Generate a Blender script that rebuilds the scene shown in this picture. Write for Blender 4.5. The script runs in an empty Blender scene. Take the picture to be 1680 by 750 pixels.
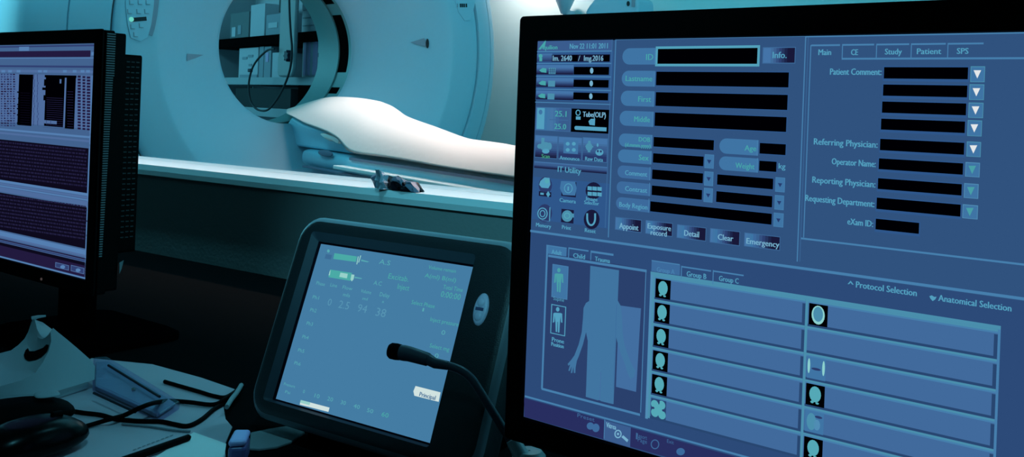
import bpy, bmesh, math, random
from mathutils import Vector as V, noise
random.seed(7)
C = bpy.context.scene.collection
F, PX, PY, RHO, H = 1600.0, 840.0, 179.0, 0.038, 1.12
cR, sR = math.cos(RHO), math.sin(RHO)
EYE = V((0, 0, H)); UP = V((0, 0, 1))

def ray(x, y):
    dx, dy = x - PX, y - PY
    return V(((dx * cR + dy * sR) / F, 1.0, -(-dx * sR + dy * cR) / F))
def at(x, y, d): return EYE + ray(x, y) * d
def hit(x, y, o, n):
    r = ray(x, y); return EYE + r * ((o - EYE).dot(n) / r.dot(n))
def proj(p):
    q = p - EYE; X, Y = q.x / q.y * F, -q.z / q.y * F
    return PX + X * cR - Y * sR, PY + X * sR + Y * cR

# ------------------------------------------------------------------ materials
def lin(c):
    c /= 255.0
    return c / 12.92 if c <= 0.04045 else ((c + 0.055) / 1.055) ** 2.4
def S(r, g, b): return (lin(r), lin(g), lin(b), 1)
MATS = {}
def pbr(name, col, rough=0.5, spec=0.5, metal=0.0, bump=0.0, bscale=60.0, vary=0.0):
    m = bpy.data.materials.new(name); m.use_nodes = True; nt = m.node_tree
    b = nt.nodes['Principled BSDF']
    b.inputs['Base Color'].default_value = (*col[:3], 1)
    b.inputs['Roughness'].default_value = rough
    b.inputs['Specular IOR Level'].default_value = spec
    b.inputs['Metallic'].default_value = metal
    tc = nt.nodes.new('ShaderNodeTexCoord'); nz = nt.nodes.new('ShaderNodeTexNoise')
    nz.inputs['Scale'].default_value = bscale; nz.inputs['Detail'].default_value = 4
    nt.links.new(tc.outputs['Object'], nz.inputs['Vector'])
    if vary > 0:
        mx = nt.nodes.new('ShaderNodeMix'); mx.data_type = 'RGBA'
        mx.inputs['A'].default_value = (*[c * (1 - vary) for c in col[:3]], 1)
        mx.inputs['B'].default_value = (*[c * (1 + vary) for c in col[:3]], 1)
        nt.links.new(nz.outputs['Fac'], mx.inputs['Factor']); nt.links.new(mx.outputs['Result'], b.inputs['Base Color'])
    if bump > 0:
        bp = nt.nodes.new('ShaderNodeBump'); bp.inputs['Strength'].default_value = bump; bp.inputs['Distance'].default_value = 0.002
        nt.links.new(nz.outputs['Fac'], bp.inputs['Height']); nt.links.new(bp.outputs['Normal'], b.inputs['Normal'])
    MATS[name] = m; return m
def emit(name, rgb, k=1.0):
    m = bpy.data.materials.new(name); m.use_nodes = True; nt = m.node_tree; nt.nodes.clear()
    e = nt.nodes.new('ShaderNodeEmission'); o = nt.nodes.new('ShaderNodeOutputMaterial')
    e.inputs['Color'].default_value = S(*rgb); e.inputs['Strength'].default_value = k
    nt.links.new(e.outputs[0], o.inputs[0]); MATS[name] = m; return m
def clear(name, tint, gloss, rough=0.05):
    m = bpy.data.materials.new(name); m.use_nodes = True; nt = m.node_tree; nt.nodes.clear()
    t = nt.nodes.new('ShaderNodeBsdfTransparent'); g = nt.nodes.new('ShaderNodeBsdfGlossy'); x = nt.nodes.new('ShaderNodeMixShader')
    o = nt.nodes.new('ShaderNodeOutputMaterial')
    t.inputs['Color'].default_value = (*tint, 1); g.inputs['Roughness'].default_value = rough; x.inputs[0].default_value = gloss
    nt.links.new(t.outputs[0], x.inputs[1]); nt.links.new(g.outputs[0], x.inputs[2]); nt.links.new(x.outputs[0], o.inputs[0])
    MATS[name] = m; return m

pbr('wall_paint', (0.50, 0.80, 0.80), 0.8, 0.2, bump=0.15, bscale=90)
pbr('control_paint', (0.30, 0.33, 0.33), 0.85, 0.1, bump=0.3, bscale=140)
pbr('floor_vinyl', (0.25, 0.28, 0.3), 0.5, 0.3, vary=0.1, bscale=12)
pbr('ceiling_tile', (0.5, 0.52, 0.53), 0.9, 0.1, bump=0.2)
pbr('sill_front_shaded', (0.62, 0.68, 0.70), 0.5, 0.3, bump=0.05)  # same paint as the sill top, darkened to carry the lip's shade
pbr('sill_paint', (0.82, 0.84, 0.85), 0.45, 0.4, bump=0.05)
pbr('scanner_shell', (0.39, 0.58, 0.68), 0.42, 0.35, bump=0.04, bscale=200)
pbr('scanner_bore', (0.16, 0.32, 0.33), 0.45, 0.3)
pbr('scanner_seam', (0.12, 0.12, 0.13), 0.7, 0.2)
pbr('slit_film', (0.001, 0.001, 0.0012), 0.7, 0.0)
pbr('glyph_ink', (0.30, 0.33, 0.40), 0.7, 0.2)
pbr('dark_ink', (0.02, 0.025, 0.03), 0.6, 0.2)
pbr('blanket_cloth', (0.97, 0.76, 0.70), 0.9, 0.1, bump=0.5, bscale=40)
pbr('table_shell', (0.30, 0.62, 0.74), 0.4, 0.4)
pbr('table_groove', (0.2, 0.22, 0.3), 0.6, 0.2)
pbr('table_rail', (0.95, 0.93, 0.9), 0.3, 0.5)
pbr('cushion_vinyl', (0.36, 0.72, 0.86), 0.5, 0.3)
pbr('shelf_black', (0.001, 0.001, 0.0012), 0.8, 0.0)
pbr('shelf_pale', (0.32, 0.33, 0.36), 0.6, 0.3)
pbr('carton_pale', (0.44, 0.42, 0.46), 0.7, 0.2)
pbr('carton_mid', (0.25, 0.26, 0.3), 0.7, 0.2)
pbr('carton_dark', (0.13, 0.14, 0.15), 0.7, 0.2)
pbr('stripe_purple', (0.50, 0.33, 0.52), 0.7, 0.2)
pbr('arm_grey', (0.30, 0.29, 0.30), 0.5, 0.3)
pbr('knob_dark', (0.01, 0.01, 0.03), 0.5, 0.3)
pbr('cable_grey', (0.03, 0.03, 0.035), 0.6, 0.2)
pbr('cable_black', (0.001, 0.001, 0.0012), 0.7, 0.05)
pbr('monitor_black', (0.0008, 0.0008, 0.001), 0.6, 0.06)
pbr('vent_rib', (0.24, 0.26, 0.28), 0.5, 0.4)
pbr('vent_fleck', (0.05, 0.05, 0.056), 0.5, 0.3)
pbr('stand_black', (0.0008, 0.0008, 0.001), 0.8, 0.0)
pbr('tablet_shell', (0.015, 0.018, 0.023), 0.42, 0.7, bump=0.25, bscale=900)
pbr('tablet_bevel', (0.05, 0.06, 0.08), 0.5, 0.4)
pbr('tablet_gap', (0.004, 0.001, 0.008), 0.7, 0.1)
pbr('button_grey', (0.9, 0.78, 1.0), 0.35, 0.5)
pbr('button_dark', (0.12, 0.12, 0.25), 0.4, 0.5)
pbr('mic_grey', (0.05, 0.05, 0.075), 0.45, 0.5)
pbr('mic_foam', (0.002, 0.001, 0.003), 0.95, 0.05, bump=1.0, bscale=700)
pbr('mic_base', (0.50, 0.54, 0.58), 0.4, 0.4)
pbr('desk_laminate', (0.005, 0.0055, 0.006), 0.8, 0.0, vary=0.15, bscale=30)
pbr('desk_pad', (0.56, 0.46, 0.52), 0.7, 0.15, vary=0.05, bscale=8)
pbr('pad_print', (0.24, 0.25, 0.28), 0.7, 0.15)
pbr('paper_white', (0.88, 0.88, 0.86), 0.8, 0.1)
pbr('cloth_grey', (0.30, 0.31, 0.33), 0.9, 0.1, bump=0.6, bscale=80)
pbr('cradle_shell', (0.46, 0.48, 0.52), 0.45, 0.35, bump=0.03)
pbr('cradle_skirt', (0.32, 0.33, 0.36), 0.5, 0.3)
pbr('mouse_black', (0.001, 0.001, 0.0012), 0.25, 0.12)
pbr('lavender_plastic', (0.55, 0.48, 0.85), 0.4, 0.4)
pbr('purple_plastic', (0.16, 0.12, 0.30), 0.4, 0.4)
pbr('film_blue', (0.17, 0.17, 0.27), 0.4, 0.5, bump=0.4, bscale=60)
pbr('film_dark', (0.012, 0.008, 0.02), 0.5, 0.3)
pbr('chrome', (0.6, 0.62, 0.65), 0.2, 0.5, metal=0.8)
clear('window_glass', (0.985, 0.99, 0.99), 0.015, 0.0)
clear('clear_plastic', (0.86, 0.82, 0.93), 0.10, 0.12)
emit('led_green', (110, 215, 200)); emit('led_dim', (70, 60, 60))
EM = {'bg': (48, 82, 126), 'bg2': (46, 86, 138), 'bgd': (44, 74, 120), 'line': (70, 126, 172), 'lined': (60, 104, 152), 'pill': (63, 116, 164), 'pilld': (60, 106, 156),
      'black': (0, 0, 3), 'navy': (18, 20, 48), 'g1': (70, 118, 168), 'g2': (58, 92, 142), 'g3': (42, 58, 104), 'g4': (24, 26, 58), 'txt': (82, 158, 190), 'txtg': (70, 164, 168),
      'txtw': (118, 176, 206), 'white': (228, 232, 234), 'row': (65, 106, 156), 'rowd': (40, 70, 112), 'teal': (74, 142, 172), 'brain': (84, 168, 182), 'brainw': (140, 208, 206),
      'green': (64, 150, 120), 'arr': (80, 140, 180), 'arrd': (38, 60, 110), 'tealdk': (72, 158, 166), 'body': (64, 116, 160), 'bodyc': (66, 110, 160), 'figbg': (42, 64, 108),
      'frameid': (82, 160, 186), 'purp': (40, 46, 96), 'lm_bg': (66, 98, 142), 'lm_hi': (84, 126, 176), 'lm_bar': (34, 26, 62), 'lm_dk': (13, 10, 28), 'lm_tx': (33, 31, 64), 'tn': (86, 148, 178), 'lm_mid': (48, 64, 112),
      'lm_cell': (78, 108, 156), 'tb': (68, 124, 163), 'tt': (86, 168, 178), 'tg': (74, 170, 166), 'tw': (208, 226, 224), 'tl': (150, 208, 202), 'tbd': (60, 108, 150)}
for k, c in EM.items(): emit('screen_' + k, c)

# ------------------------------------------------------------------ mesh building
class MB:
    def __init__(s): s.v, s.f, s.m, s.names = [], [], [], []
    def mi(s, mat):
        if mat not in s.names: s.names.append(mat)
        return s.names.index(mat)
    def add(s, vs, fs, mat):
        o = len(s.v); s.v += [V(p) for p in vs]; k = s.mi(mat)
        for f in fs: s.f.append([i + o for i in f]); s.m.append(k)
        return s
    def poly(s, pts, mat): return s.add(pts, [list(range(len(pts)))], mat)
    def prism(s, pts, vec, mat):
        n = len(pts); a = [V(p) for p in pts]; b = [p + vec for p in a]
        return s.add(a + b, [list(range(n))[::-1], list(range(n, 2 * n))] + [[i, (i + 1) % n, n + (i + 1) % n, n + i] for i in range(n)], mat)
    def box(s, o, x, y, z, mat): return s.prism([o, o + x, o + x + y, o + y], z, mat)
    def cbox(s, c, x, y, z, mat): return s.box(c - (x + y + z) / 2, x, y, z, mat)
    def loft(s, rings, mat, closed=True, cap0=True, cap1=True):
        n = len(rings[0]); vs = [p for r in rings for p in r]; fs = []
        for i in range(len(rings) - 1):
            for j in range(n if closed else n - 1):
                k = (j + 1) % n; fs.append([i * n + j, i * n + k, (i + 1) * n + k, (i + 1) * n + j])
        if closed and cap0: fs.append(list(range(n))[::-1])
        if closed and cap1: fs.append([(len(rings) - 1) * n + j for j in range(n)])
        return s.add(vs, fs, mat)
    def tube(s, pts, rad, mat, seg=8):
        pts = [V(p) for p in pts]; R = rad if isinstance(rad, (list, tuple)) else [rad] * len(pts)
        rings = []; nrm = None
        for i, p in enumerate(pts):
            d = (pts[min(i + 1, len(pts) - 1)] - pts[max(i - 1, 0)]).normalized()
            if nrm is None: nrm = d.orthogonal().normalized()
            nrm = (nrm - d * nrm.dot(d)).normalized(); b = d.cross(nrm)
            rings.append([p + (nrm * math.cos(t) + b * math.sin(t)) * R[i] for t in [2 * math.pi * j / seg for j in range(seg)]])
        return s.loft(rings, mat)
    def lathe(s, c, ax, e1, e2, prof, mat, seg=96, a0=0.0, a1=2 * math.pi):
        full = abs(a1 - a0 - 2 * math.pi) < 1e-6; n = seg if full else seg + 1
        rings = [[c + ax * d + (e1 * math.cos(t) + e2 * math.sin(t)) * r for t in [a0 + (a1 - a0) * j / seg for j in range(n)]] for r, d in prof]
        return s.loft(rings, mat, closed=full, cap0=False, cap1=False)
    def build(s, name, parent=None, smooth=None, bevel=0.0, subd=0, origin=None, recalc=True):
        me = bpy.data.meshes.new(name); w = V(WL[parent.name]) if parent else (V(origin) if origin is not None else V((0, 0, 0)))
        if parent is None and origin is None:
            xs = [p.x for p in s.v]; ys = [p.y for p in s.v]; zs = [p.z for p in s.v]
            w = V(((min(xs) + max(xs)) / 2, (min(ys) + max(ys)) / 2, min(zs)))
        me.from_pydata([p - w for p in s.v], [], s.f)
        for nm in s.names: me.materials.append(MATS[nm])
        for p, k in zip(me.polygons, s.m): p.material_index = k
        if recalc:
            bm = bmesh.new(); bm.from_mesh(me); bmesh.ops.recalc_face_normals(bm, faces=bm.faces); bm.to_mesh(me); bm.free()
        if smooth is not None:
            for p in me.polygons: p.use_smooth = True
            me.set_sharp_from_angle(angle=math.radians(smooth))
        o = bpy.data.objects.new(name, me); C.objects.link(o)
        if parent: o.parent = parent; WL[o.name] = w
        else: o.location = w; WL[o.name] = w
        if bevel:
            b = o.modifiers.new('b', 'BEVEL'); b.width = bevel; b.segments = 3; b.limit_method = 'ANGLE'; b.angle_limit = math.radians(35)
        if subd:
            b = o.modifiers.new('s', 'SUBSURF'); b.levels = subd; b.render_levels = subd
        return o
WL = {}
def thing(name, label, cat, loc, group=None):
    o = bpy.data.objects.new(name, None); C.objects.link(o); o.location = loc; o.empty_display_size = 0.05; WL[o.name] = V(loc)
    return tag(o, label, cat, group)
def tag(o, label, cat, group=None):
    o['label'] = label; o['category'] = cat
    if group: o['group'] = group
    return o
def struct(o): o['kind'] = 'structure'; return o
def smoothpts(pts, n=8):
    out = []; P = [V(p) for p in pts]; P = [P[0]] + P + [P[-1]]
    for i in range(1, len(P) - 2):
        p0, p1, p2, p3 = P[i - 1:i + 3]
        for k in range(n):
            t = k / n
            out.append(0.5 * ((2 * p1) + (p2 - p0) * t + (2 * p0 - 5 * p1 + 4 * p2 - p3) * t * t + (3 * p1 - p0 - 3 * p2 + p3) * t ** 3))
    return out + [P[-2]]

class Plane:
    def __init__(s, o, u, v): s.o, s.u, s.v = V(o), V(u).normalized(), V(v).normalized(); s.n = s.u.cross(s.v)
    def uv(s, x, y): q = hit(x, y, s.o, s.n) - s.o; return q.dot(s.u), q.dot(s.v)
    def pt(s, a, b, d=0.0): return s.o + s.u * a + s.v * b + s.n * d
    def ax(s, x, y, b):
        a = s.uv(x, y)[0]
        for _ in range(6):
            e = x - proj(s.pt(a, b))[0]; k = (proj(s.pt(a + 1e-3, b))[0] - proj(s.pt(a, b))[0]) / 1e-3; a += e / k
        return a
    def rring(s, x0, x1, y0, y1, r, d, seg=6):
        out = []
        for cx, cy, t0 in ((x1 - r, y1 - r, 0), (x0 + r, y1 - r, 90), (x0 + r, y0 + r, 180), (x1 - r, y0 + r, 270)):
            for j in range(seg + 1):
                t = math.radians(t0 + 90 * j / seg); out.append(s.pt(cx + r * math.cos(t), cy + r * math.sin(t), d))
        return out
def vp_plane(px, py, depth, vpx):
    dx = (PX - vpx) / cR
    u = V((dx, -F, 0)).normalized(); return Plane(at(px, py, depth), u, UP)

FONT = {}
def glyphs(t):
    if t not in FONT:
        cu = bpy.data.curves.new('t', 'FONT'); cu.body = t; cu.resolution_u = 2
        ob = bpy.data.objects.new('t', cu); C.objects.link(ob); bpy.context.view_layer.update()
        me = bpy.data.meshes.new_from_object(ob.evaluated_get(bpy.context.evaluated_depsgraph_get()))
        FONT[t] = ([(p.co.x, p.co.y) for p in me.vertices], [list(p.vertices) for p in me.polygons])
        bpy.data.objects.remove(ob); bpy.data.curves.remove(cu); bpy.data.meshes.remove(me)
    return FONT[t]

class Screen:
    L = 0.00012
    left = None
    def __init__(s, pl): s.p = pl; s.mb = MB()
    def q(s, a0, b0, a1, b1, mat, l): s.mb.poly([s.p.pt(a0, b0, l * s.L), s.p.pt(a1, b0, l * s.L), s.p.pt(a1, b1, l * s.L), s.p.pt(a0, b1, l * s.L)], 'screen_' + mat)
    def R(s, x0, y0, x1, y1, mat, l=2):
        a0, b0 = s.p.uv(x0, y0); a1, b1 = s.p.uv(x1, y1); s.q(a0, b1, a1, b0, mat, l); return a0, b0, a1, b1
    def grad(s, x0, y0, x1, y1, cols, l=2, vert=False):
        a0, b0 = s.p.uv(x0, y0); a1, b1 = s.p.uv(x1, y1); n = 12; src = [EM[c] for c in cols]; cols = []
        for i in range(n):
            t = i / (n - 1) * (len(src) - 1); k = min(int(t), len(src) - 2); t -= k
            c = tuple(int(src[k][j] + (src[k + 1][j] - src[k][j]) * t) // 4 * 4 for j in range(3)); nm = 'tone_%d_%d_%d' % c
            if 'screen_' + nm not in MATS: emit('screen_' + nm, c)
            cols.append(nm)
        for i, c in enumerate(cols):
            if vert: s.q(a0, b0 + (b1 - b0) * (i + 1) / n, a1, b0 + (b1 - b0) * i / n, c, l)
            else: s.q(a0 + (a1 - a0) * i / n, b1, a0 + (a1 - a0) * (i + 1) / n, b0, c, l)
    def H(s, x0, y0, x1, w, mat, l=2):
        a0, b0 = s.p.uv(x0, y0); b1 = s.p.uv(x0, y0 + w)[1]; a1 = s.p.ax(x1, y0, b0); a0 = s.left if s.left is not None and x0 == -5 else a0; s.q(a0, b1, a1, b0, mat, l)
    def Vl(s, x0, y0, y1, w, mat, l=2):
        a0, b0 = s.p.uv(x0, y0); a1 = s.p.uv(x0 + w, y0)[0]; b1 = s.p.uv(x0, y1)[1]; s.q(a0, b1, a1, b0, mat, l)
    def P(s, pts, mat, l=2): s.mb.poly([s.p.pt(*s.p.uv(x, y), l * s.L) for x, y in pts], 'screen_' + mat)
    def E(s, x, y, rx, ry, mat, l=2, n=20): s.P([(x + rx * math.cos(2 * math.pi * i / n), y + ry * math.sin(2 * math.pi * i / n)) for i in range(n)], mat, l)
    def ring(s, x, y, rx, ry, w, mat, l=2, n=20, t0=0.0, t1=2 * math.pi):
        for i in range(n):
            a, b = t0 + (t1 - t0) * i / n, t0 + (t1 - t0) * (i + 1) / n
            s.P([(x + rx * math.cos(a), y + ry * math.sin(a)), (x + rx * math.cos(b), y + ry * math.sin(b)),
                 (x + (rx - w) * math.cos(b), y + (ry - w) * math.sin(b)), (x + (rx - w) * math.cos(a), y + (ry - w) * math.sin(a))], mat, l)
    def frame(s, x0, y0, x1, y1, w, mat, l=3):
        a0, b0 = s.p.uv(x0, y0); a1, b1 = s.p.uv(x1, y1); wa = s.p.uv(x0 + w, y0)[0] - a0; wb = b0 - s.p.uv(x0, y0 + w)[1]
        s.q(a0, b0 - wb, a1, b0, mat, l); s.q(a0, b1, a1, b1 + wb, mat, l); s.q(a0, b1, a0 + wa, b0, mat, l); s.q(a1 - wa, b1, a1, b0, mat, l)
    def pill(s, x0, y0, x1, y1, mat, l=2):
        a0, b0 = s.p.uv(x0, y0); a1, b1 = s.p.uv(x1, y1); r = (b0 - b1) / 2; cx, cy = a0 + r, (b0 + b1) / 2
        pts = [(a1, b1), (a1, b0)] + [(cx + r * math.cos(t), cy + r * math.sin(t)) for t in [math.radians(90 + 180 * i / 10) for i in range(11)]]
        s.mb.poly([s.p.pt(a, b, l * s.L) for a, b in pts], 'screen_' + mat)
    def T(s, t, x0, y, x1, cap, mat, l=5, bold=0.0):
        vs, fs = glyphs(t); mx0 = min(p[0] for p in vs); mx1 = max(p[0] for p in vs)
        a0, b0 = s.p.uv(x0, y); bc = s.p.uv(x0, y - cap)[1]; a1 = s.p.ax(x1, y, b0)
        kx = (a1 - a0) / (mx1 - mx0); ky = (bc - b0) / 0.70
        for o in ((0, 0), (bold, 0)) if bold else ((0, 0),):
            da = bold * (s.p.uv(x0 + 1, y)[0] - a0) if o[0] else 0
            s.mb.add([s.p.pt(a0 + (p[0] - mx0) * kx + da, b0 + p[1] * ky, l * s.L + (0.00001 if da else 0)) for p in vs], fs, 'screen_' + mat)

# ------------------------------------------------------------------ room
DESK = V((0, 0, H - 0.36))
SILL_Z = H - 0.16
A = hit(220, 268, V((0, 0, SILL_Z)), UP); B = hit(834, 333, V((0, 0, SILL_Z)), UP)
wa = (B - A).normalized(); wm = V((wa.y, -wa.x, 0))
if wm.y > 0: wm = -wm
ma = A.dot(wm)                      # the sill's front edge
def rm(a, m, z=0.0): return wa * a + wm * m + UP * z
mw = ma - 0.004                      # control-side face of the window wall
TH = 0.14
aL, aR = A.dot(wa) - 1.6, A.dot(wa) + 2.6
MFAR, AEND0, AEND1, CZ = -5.12, -7.5, 2.6, 2.85
def slab(name, a0, a1, m0, m1, z0, z1, mat, bevel=0):
    return struct(MB().box(rm(a0, m0, z0), wa * (a1 - a0), wm * (m1 - m0), UP * (z1 - z0), mat).build(name, bevel=bevel))
slab('floor', AEND0 - .15, AEND1 + .15, MFAR - .15, 1.75, -0.12, 0, 'floor_vinyl')
slab('ceiling', AEND0 - .15, AEND1 + .15, MFAR - .15, 1.75, CZ, CZ + .1, 'ceiling_tile')
slab('wall_far', AEND0, AEND1, MFAR - .12, MFAR, 0, CZ, 'wall_paint')
slab('wall_left', AEND0 - .12, AEND0, MFAR, mw, 0, CZ, 'wall_paint')
slab('wall_right', AEND1, AEND1 + .12, MFAR, 1.6, 0, CZ, 'wall_paint')
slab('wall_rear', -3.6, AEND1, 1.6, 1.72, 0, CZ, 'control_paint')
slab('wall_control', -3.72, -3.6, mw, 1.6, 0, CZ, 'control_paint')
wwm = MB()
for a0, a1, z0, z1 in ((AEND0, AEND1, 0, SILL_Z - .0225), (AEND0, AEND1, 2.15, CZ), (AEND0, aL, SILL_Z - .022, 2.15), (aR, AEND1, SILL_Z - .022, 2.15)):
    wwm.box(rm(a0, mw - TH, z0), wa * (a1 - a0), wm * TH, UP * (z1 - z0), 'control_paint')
struct(wwm.build('wall_window'))
m0 = mw - TH - .03; L_ = wa * (aR - aL); tr = MB()
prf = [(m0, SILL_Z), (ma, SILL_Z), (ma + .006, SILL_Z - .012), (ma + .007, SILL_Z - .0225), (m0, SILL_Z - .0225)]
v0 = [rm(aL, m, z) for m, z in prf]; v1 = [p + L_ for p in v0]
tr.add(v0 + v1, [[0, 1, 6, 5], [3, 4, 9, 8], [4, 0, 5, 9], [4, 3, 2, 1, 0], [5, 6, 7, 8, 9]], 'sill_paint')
k = tr.mi('sill_front_shaded'); tr.f += [[1, 2, 7, 6], [2, 3, 8, 7]]; tr.m += [k, k]
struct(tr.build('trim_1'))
g = MB().box(rm(aL, mw - TH + .03, SILL_Z), wa * (aR - aL), wm * .006, UP * (2.15 - SILL_Z), 'window_glass').build('window_1'); struct(g)
# frame of the window: jambs and head
fr = MB()
for a0, a1, z0, z1 in ((aL, aL + .04, SILL_Z, 2.15), (aR - .04, aR, SILL_Z, 2.15), (aL + .04, aR - .04, 2.11, 2.15)):
    fr.box(rm(a0, mw - TH, z0), wa * (a1 - a0), wm * TH, UP * (z1 - z0), 'sill_paint')
struct(fr.build('trim_2'))

# ------------------------------------------------------------------ scanner
GU = V((.725, .688, 0)).normalized(); GN = V((.688, -.725, 0)).normalized()
GC = at(473, 80, 4.68)
gan = thing('ct_scanner', 'big pale teal ring shaped scanner with a round open bore beyond the window', 'scanner', (GC.x, GC.y, 0))
# rotate phi: e1 = GU (right), e2 = UP
fc = MB().lathe(GC, GN, GU, UP, [(.36, 0), (.362, .008), (.372, .022), (.395, .045), (.44, .078), (.50, .12), (.58, .175), (.66, .23), (.72, .27), (.755, .29), (.772, .298), (.778, .3), (.79, .301), (.80, .301)], 'scanner_shell', 128)
fc.build('bore_funnel', gan, smooth=60)
MB().lathe(GC, GN, GU, UP, [(.80, .301), (.86, .302), (.92, .3), (.944, .297), (.95, .292), (.951, .27)], 'scanner_shell', 128).build('front_ring', gan, smooth=60)
MB().lathe(GC, GN, GU, UP, [(.951, .28), (.959, .28)], 'scanner_seam', 128).build('seam', gan)
MB().lathe(GC, GN, GU, UP, [(.959, .27), (.960, .290), (.966, .296), (1.02, .275), (1.08, .243), (1.098, .232), (1.099, .222), (1.103, .222), (1.104, .229), (1.16, .19), (1.205, .145), (1.22, .10), (1.222, 0), (1.22, -.30), (1.19, -.38), (1.12, -.42), (.70, -.42), (.50, -.40), (.40, -.34), (.365, -.30)], 'scanner_shell', 128).build('outer_cover', gan, smooth=45)
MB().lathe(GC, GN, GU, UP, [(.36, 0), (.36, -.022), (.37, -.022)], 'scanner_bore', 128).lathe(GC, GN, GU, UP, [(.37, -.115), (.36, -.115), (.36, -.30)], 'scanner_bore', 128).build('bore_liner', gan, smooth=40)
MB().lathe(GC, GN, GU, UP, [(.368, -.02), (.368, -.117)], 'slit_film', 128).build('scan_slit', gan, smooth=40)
for deg in (37, -23, -42):  # teal reflections on the slit film, built as bore-coloured patches
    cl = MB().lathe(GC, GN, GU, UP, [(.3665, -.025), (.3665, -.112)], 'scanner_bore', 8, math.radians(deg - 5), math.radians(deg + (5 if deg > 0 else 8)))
    cl.build('slit_reflection', gan)
bs = MB().prism([GC + GU * x + UP * (z - GC.z) + GN * .06 for x, z in ((-.95, 0), (.95, 0), (.85, .42), (-.85, .42))], GN * -.42, 'scanner_shell'); bs.build('base', gan, bevel=.03)
# grip groove along the left crease
def gpt(x, y, s=0.301):      # photo pixel -> point on the front ring's plane
    return hit(x, y, GC + GN * s, GN)
GP = Plane(GC + GN * .3025, GU, UP)
def gstrip(pts, w, mat, mb, d=0.0):
    for (x0, y0), (x1, y1) in zip(pts[:-1], pts[1:]):
        a0, b0 = GP.uv(x0, y0); a1, b1 = GP.uv(x1, y1); L_ = math.hypot(a1 - a0, b1 - b0); ox, oy = -(b1 - b0) / L_ * w / 2, (a1 - a0) / L_ * w / 2
        mb.prism([GP.pt(a0 + ox, b0 + oy, d), GP.pt(a0 - ox, b0 - oy, d), GP.pt(a1 - ox, b1 - oy, d), GP.pt(a1 + ox, b1 + oy, d)], GP.n * .0015, mat)
grip = MB()
gstrip([(259, -30), (257, 0), (254, 25), (250, 45), (246, 58)], .020, 'glyph_ink', grip); grip.build('grip_groove', gan)
pn = MB(); outl = [(212, -40), (205, -20), (206, 10), (209, 40), (214, 62), (230, 68), (242, 62), (248, 40), (252, 10), (254, -20), (252, -40)]
pn.prism([GP.pt(*GP.uv(x, y), -.002) for x, y in outl], GP.n * .004, 'scanner_shell')
pan = pn.build('control_panel', gan, bevel=.001); pan['label'] = 'left control panel with a green lamp'
for x, y in ((212, 4), (226, 4), (239, 4), (209, 19), (224, 19), (237, 19), (214, 44), (228, 42), (219, 57)):
    gl = MB(); gstrip([(x, y - 4), (x + .6, y + 4)], .003, 'glyph_ink', gl, .002)
    gstrip([(x + 2, y + 3), (x + 7, y + 3.4)], .003, 'glyph_ink', gl, .002)
    gl.build('key', pan)
db = MB(); gstrip([(216, 32.6), (240, 30.6)], .016, 'dark_ink', db, .0015); db.build('display_bar', pan)
ld = MB(); a, b = GP.uv(215, 31.8); ld.prism([GP.pt(a + .0095 * math.cos(t), b + .0095 * math.sin(t), .002) for t in [i * math.pi / 8 for i in range(16)]], GP.n * .003, 'led_green'); ld.build('green_lamp', pan)
pn2 = MB().prism([GP.pt(*GP.uv(x, y), -.002) for x, y in [(748, -40), (746, 0), (752, 20), (762, 34), (771, 34), (776, 20), (780, 0), (780, -40)]], GP.n * .004, 'scanner_shell')
pan2 = pn2.build('control_panel', gan, bevel=.001)
db2 = MB()
for x in (750, 755, 758, 761, 764.5): gstrip([(x, 6), (x + .3, 12)], .010 if x > 751 else .006, 'dark_ink' if x > 751 else 'glyph_ink', db2, .0015)
db2.build('display_bar', pan2)
# laser windows in the funnel (recessed triangle and slot)
def funnel_pt(x, y):
    prof = [(.36, 0), (.372, .022), (.395, .045), (.44, .078), (.50, .12), (.58, .175), (.66, .23), (.72, .27), (.755, .29), (.778, .3)]
    s = .15
    for _ in range(30):
        p = hit(x, y, GC + GN * s, GN); r = ((p - GC) - GN * (p - GC).dot(GN)).length
        for (r0, s0), (r1, s1) in zip(prof[:-1], prof[1:]):
            if r0 <= r <= r1 or (r > r1 and r1 == .778): ns = s0 + (s1 - s0) * min(1, (r - r0) / (r1 - r0))
        s = s * .5 + ns * .5
    return hit(x, y, GC + GN * (s + .004), GN)
for tri, slot in (([(673, 69.5), (696, 62.5), (699, 69), (698, 76.5)], (700.5, 71.5)), ([(306, 100.5), (307, 88), (334, 90), (322, 95)], None)):
    lw = MB().poly([funnel_pt(x, y) for x, y in tri], 'glyph_ink'); lo = lw.build('laser_window', gan, recalc=False)
    if slot:
        sm = MB().poly([funnel_pt(slot[0] + 2.6 * math.cos(t), slot[1] + 8 * math.sin(t)) + GN * .004 for t in [i * math.pi / 10 for i in range(20)]], 'dark_ink'); sm.build('laser_slot', lo, recalc=False)

# ------------------------------------------------------------------ patient table
TZ = .905
TD = V((.559, -.829, 0)).normalized(); TP = V((.829, .559, 0)).normalized()     # along (towards foot), across (away)
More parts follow.
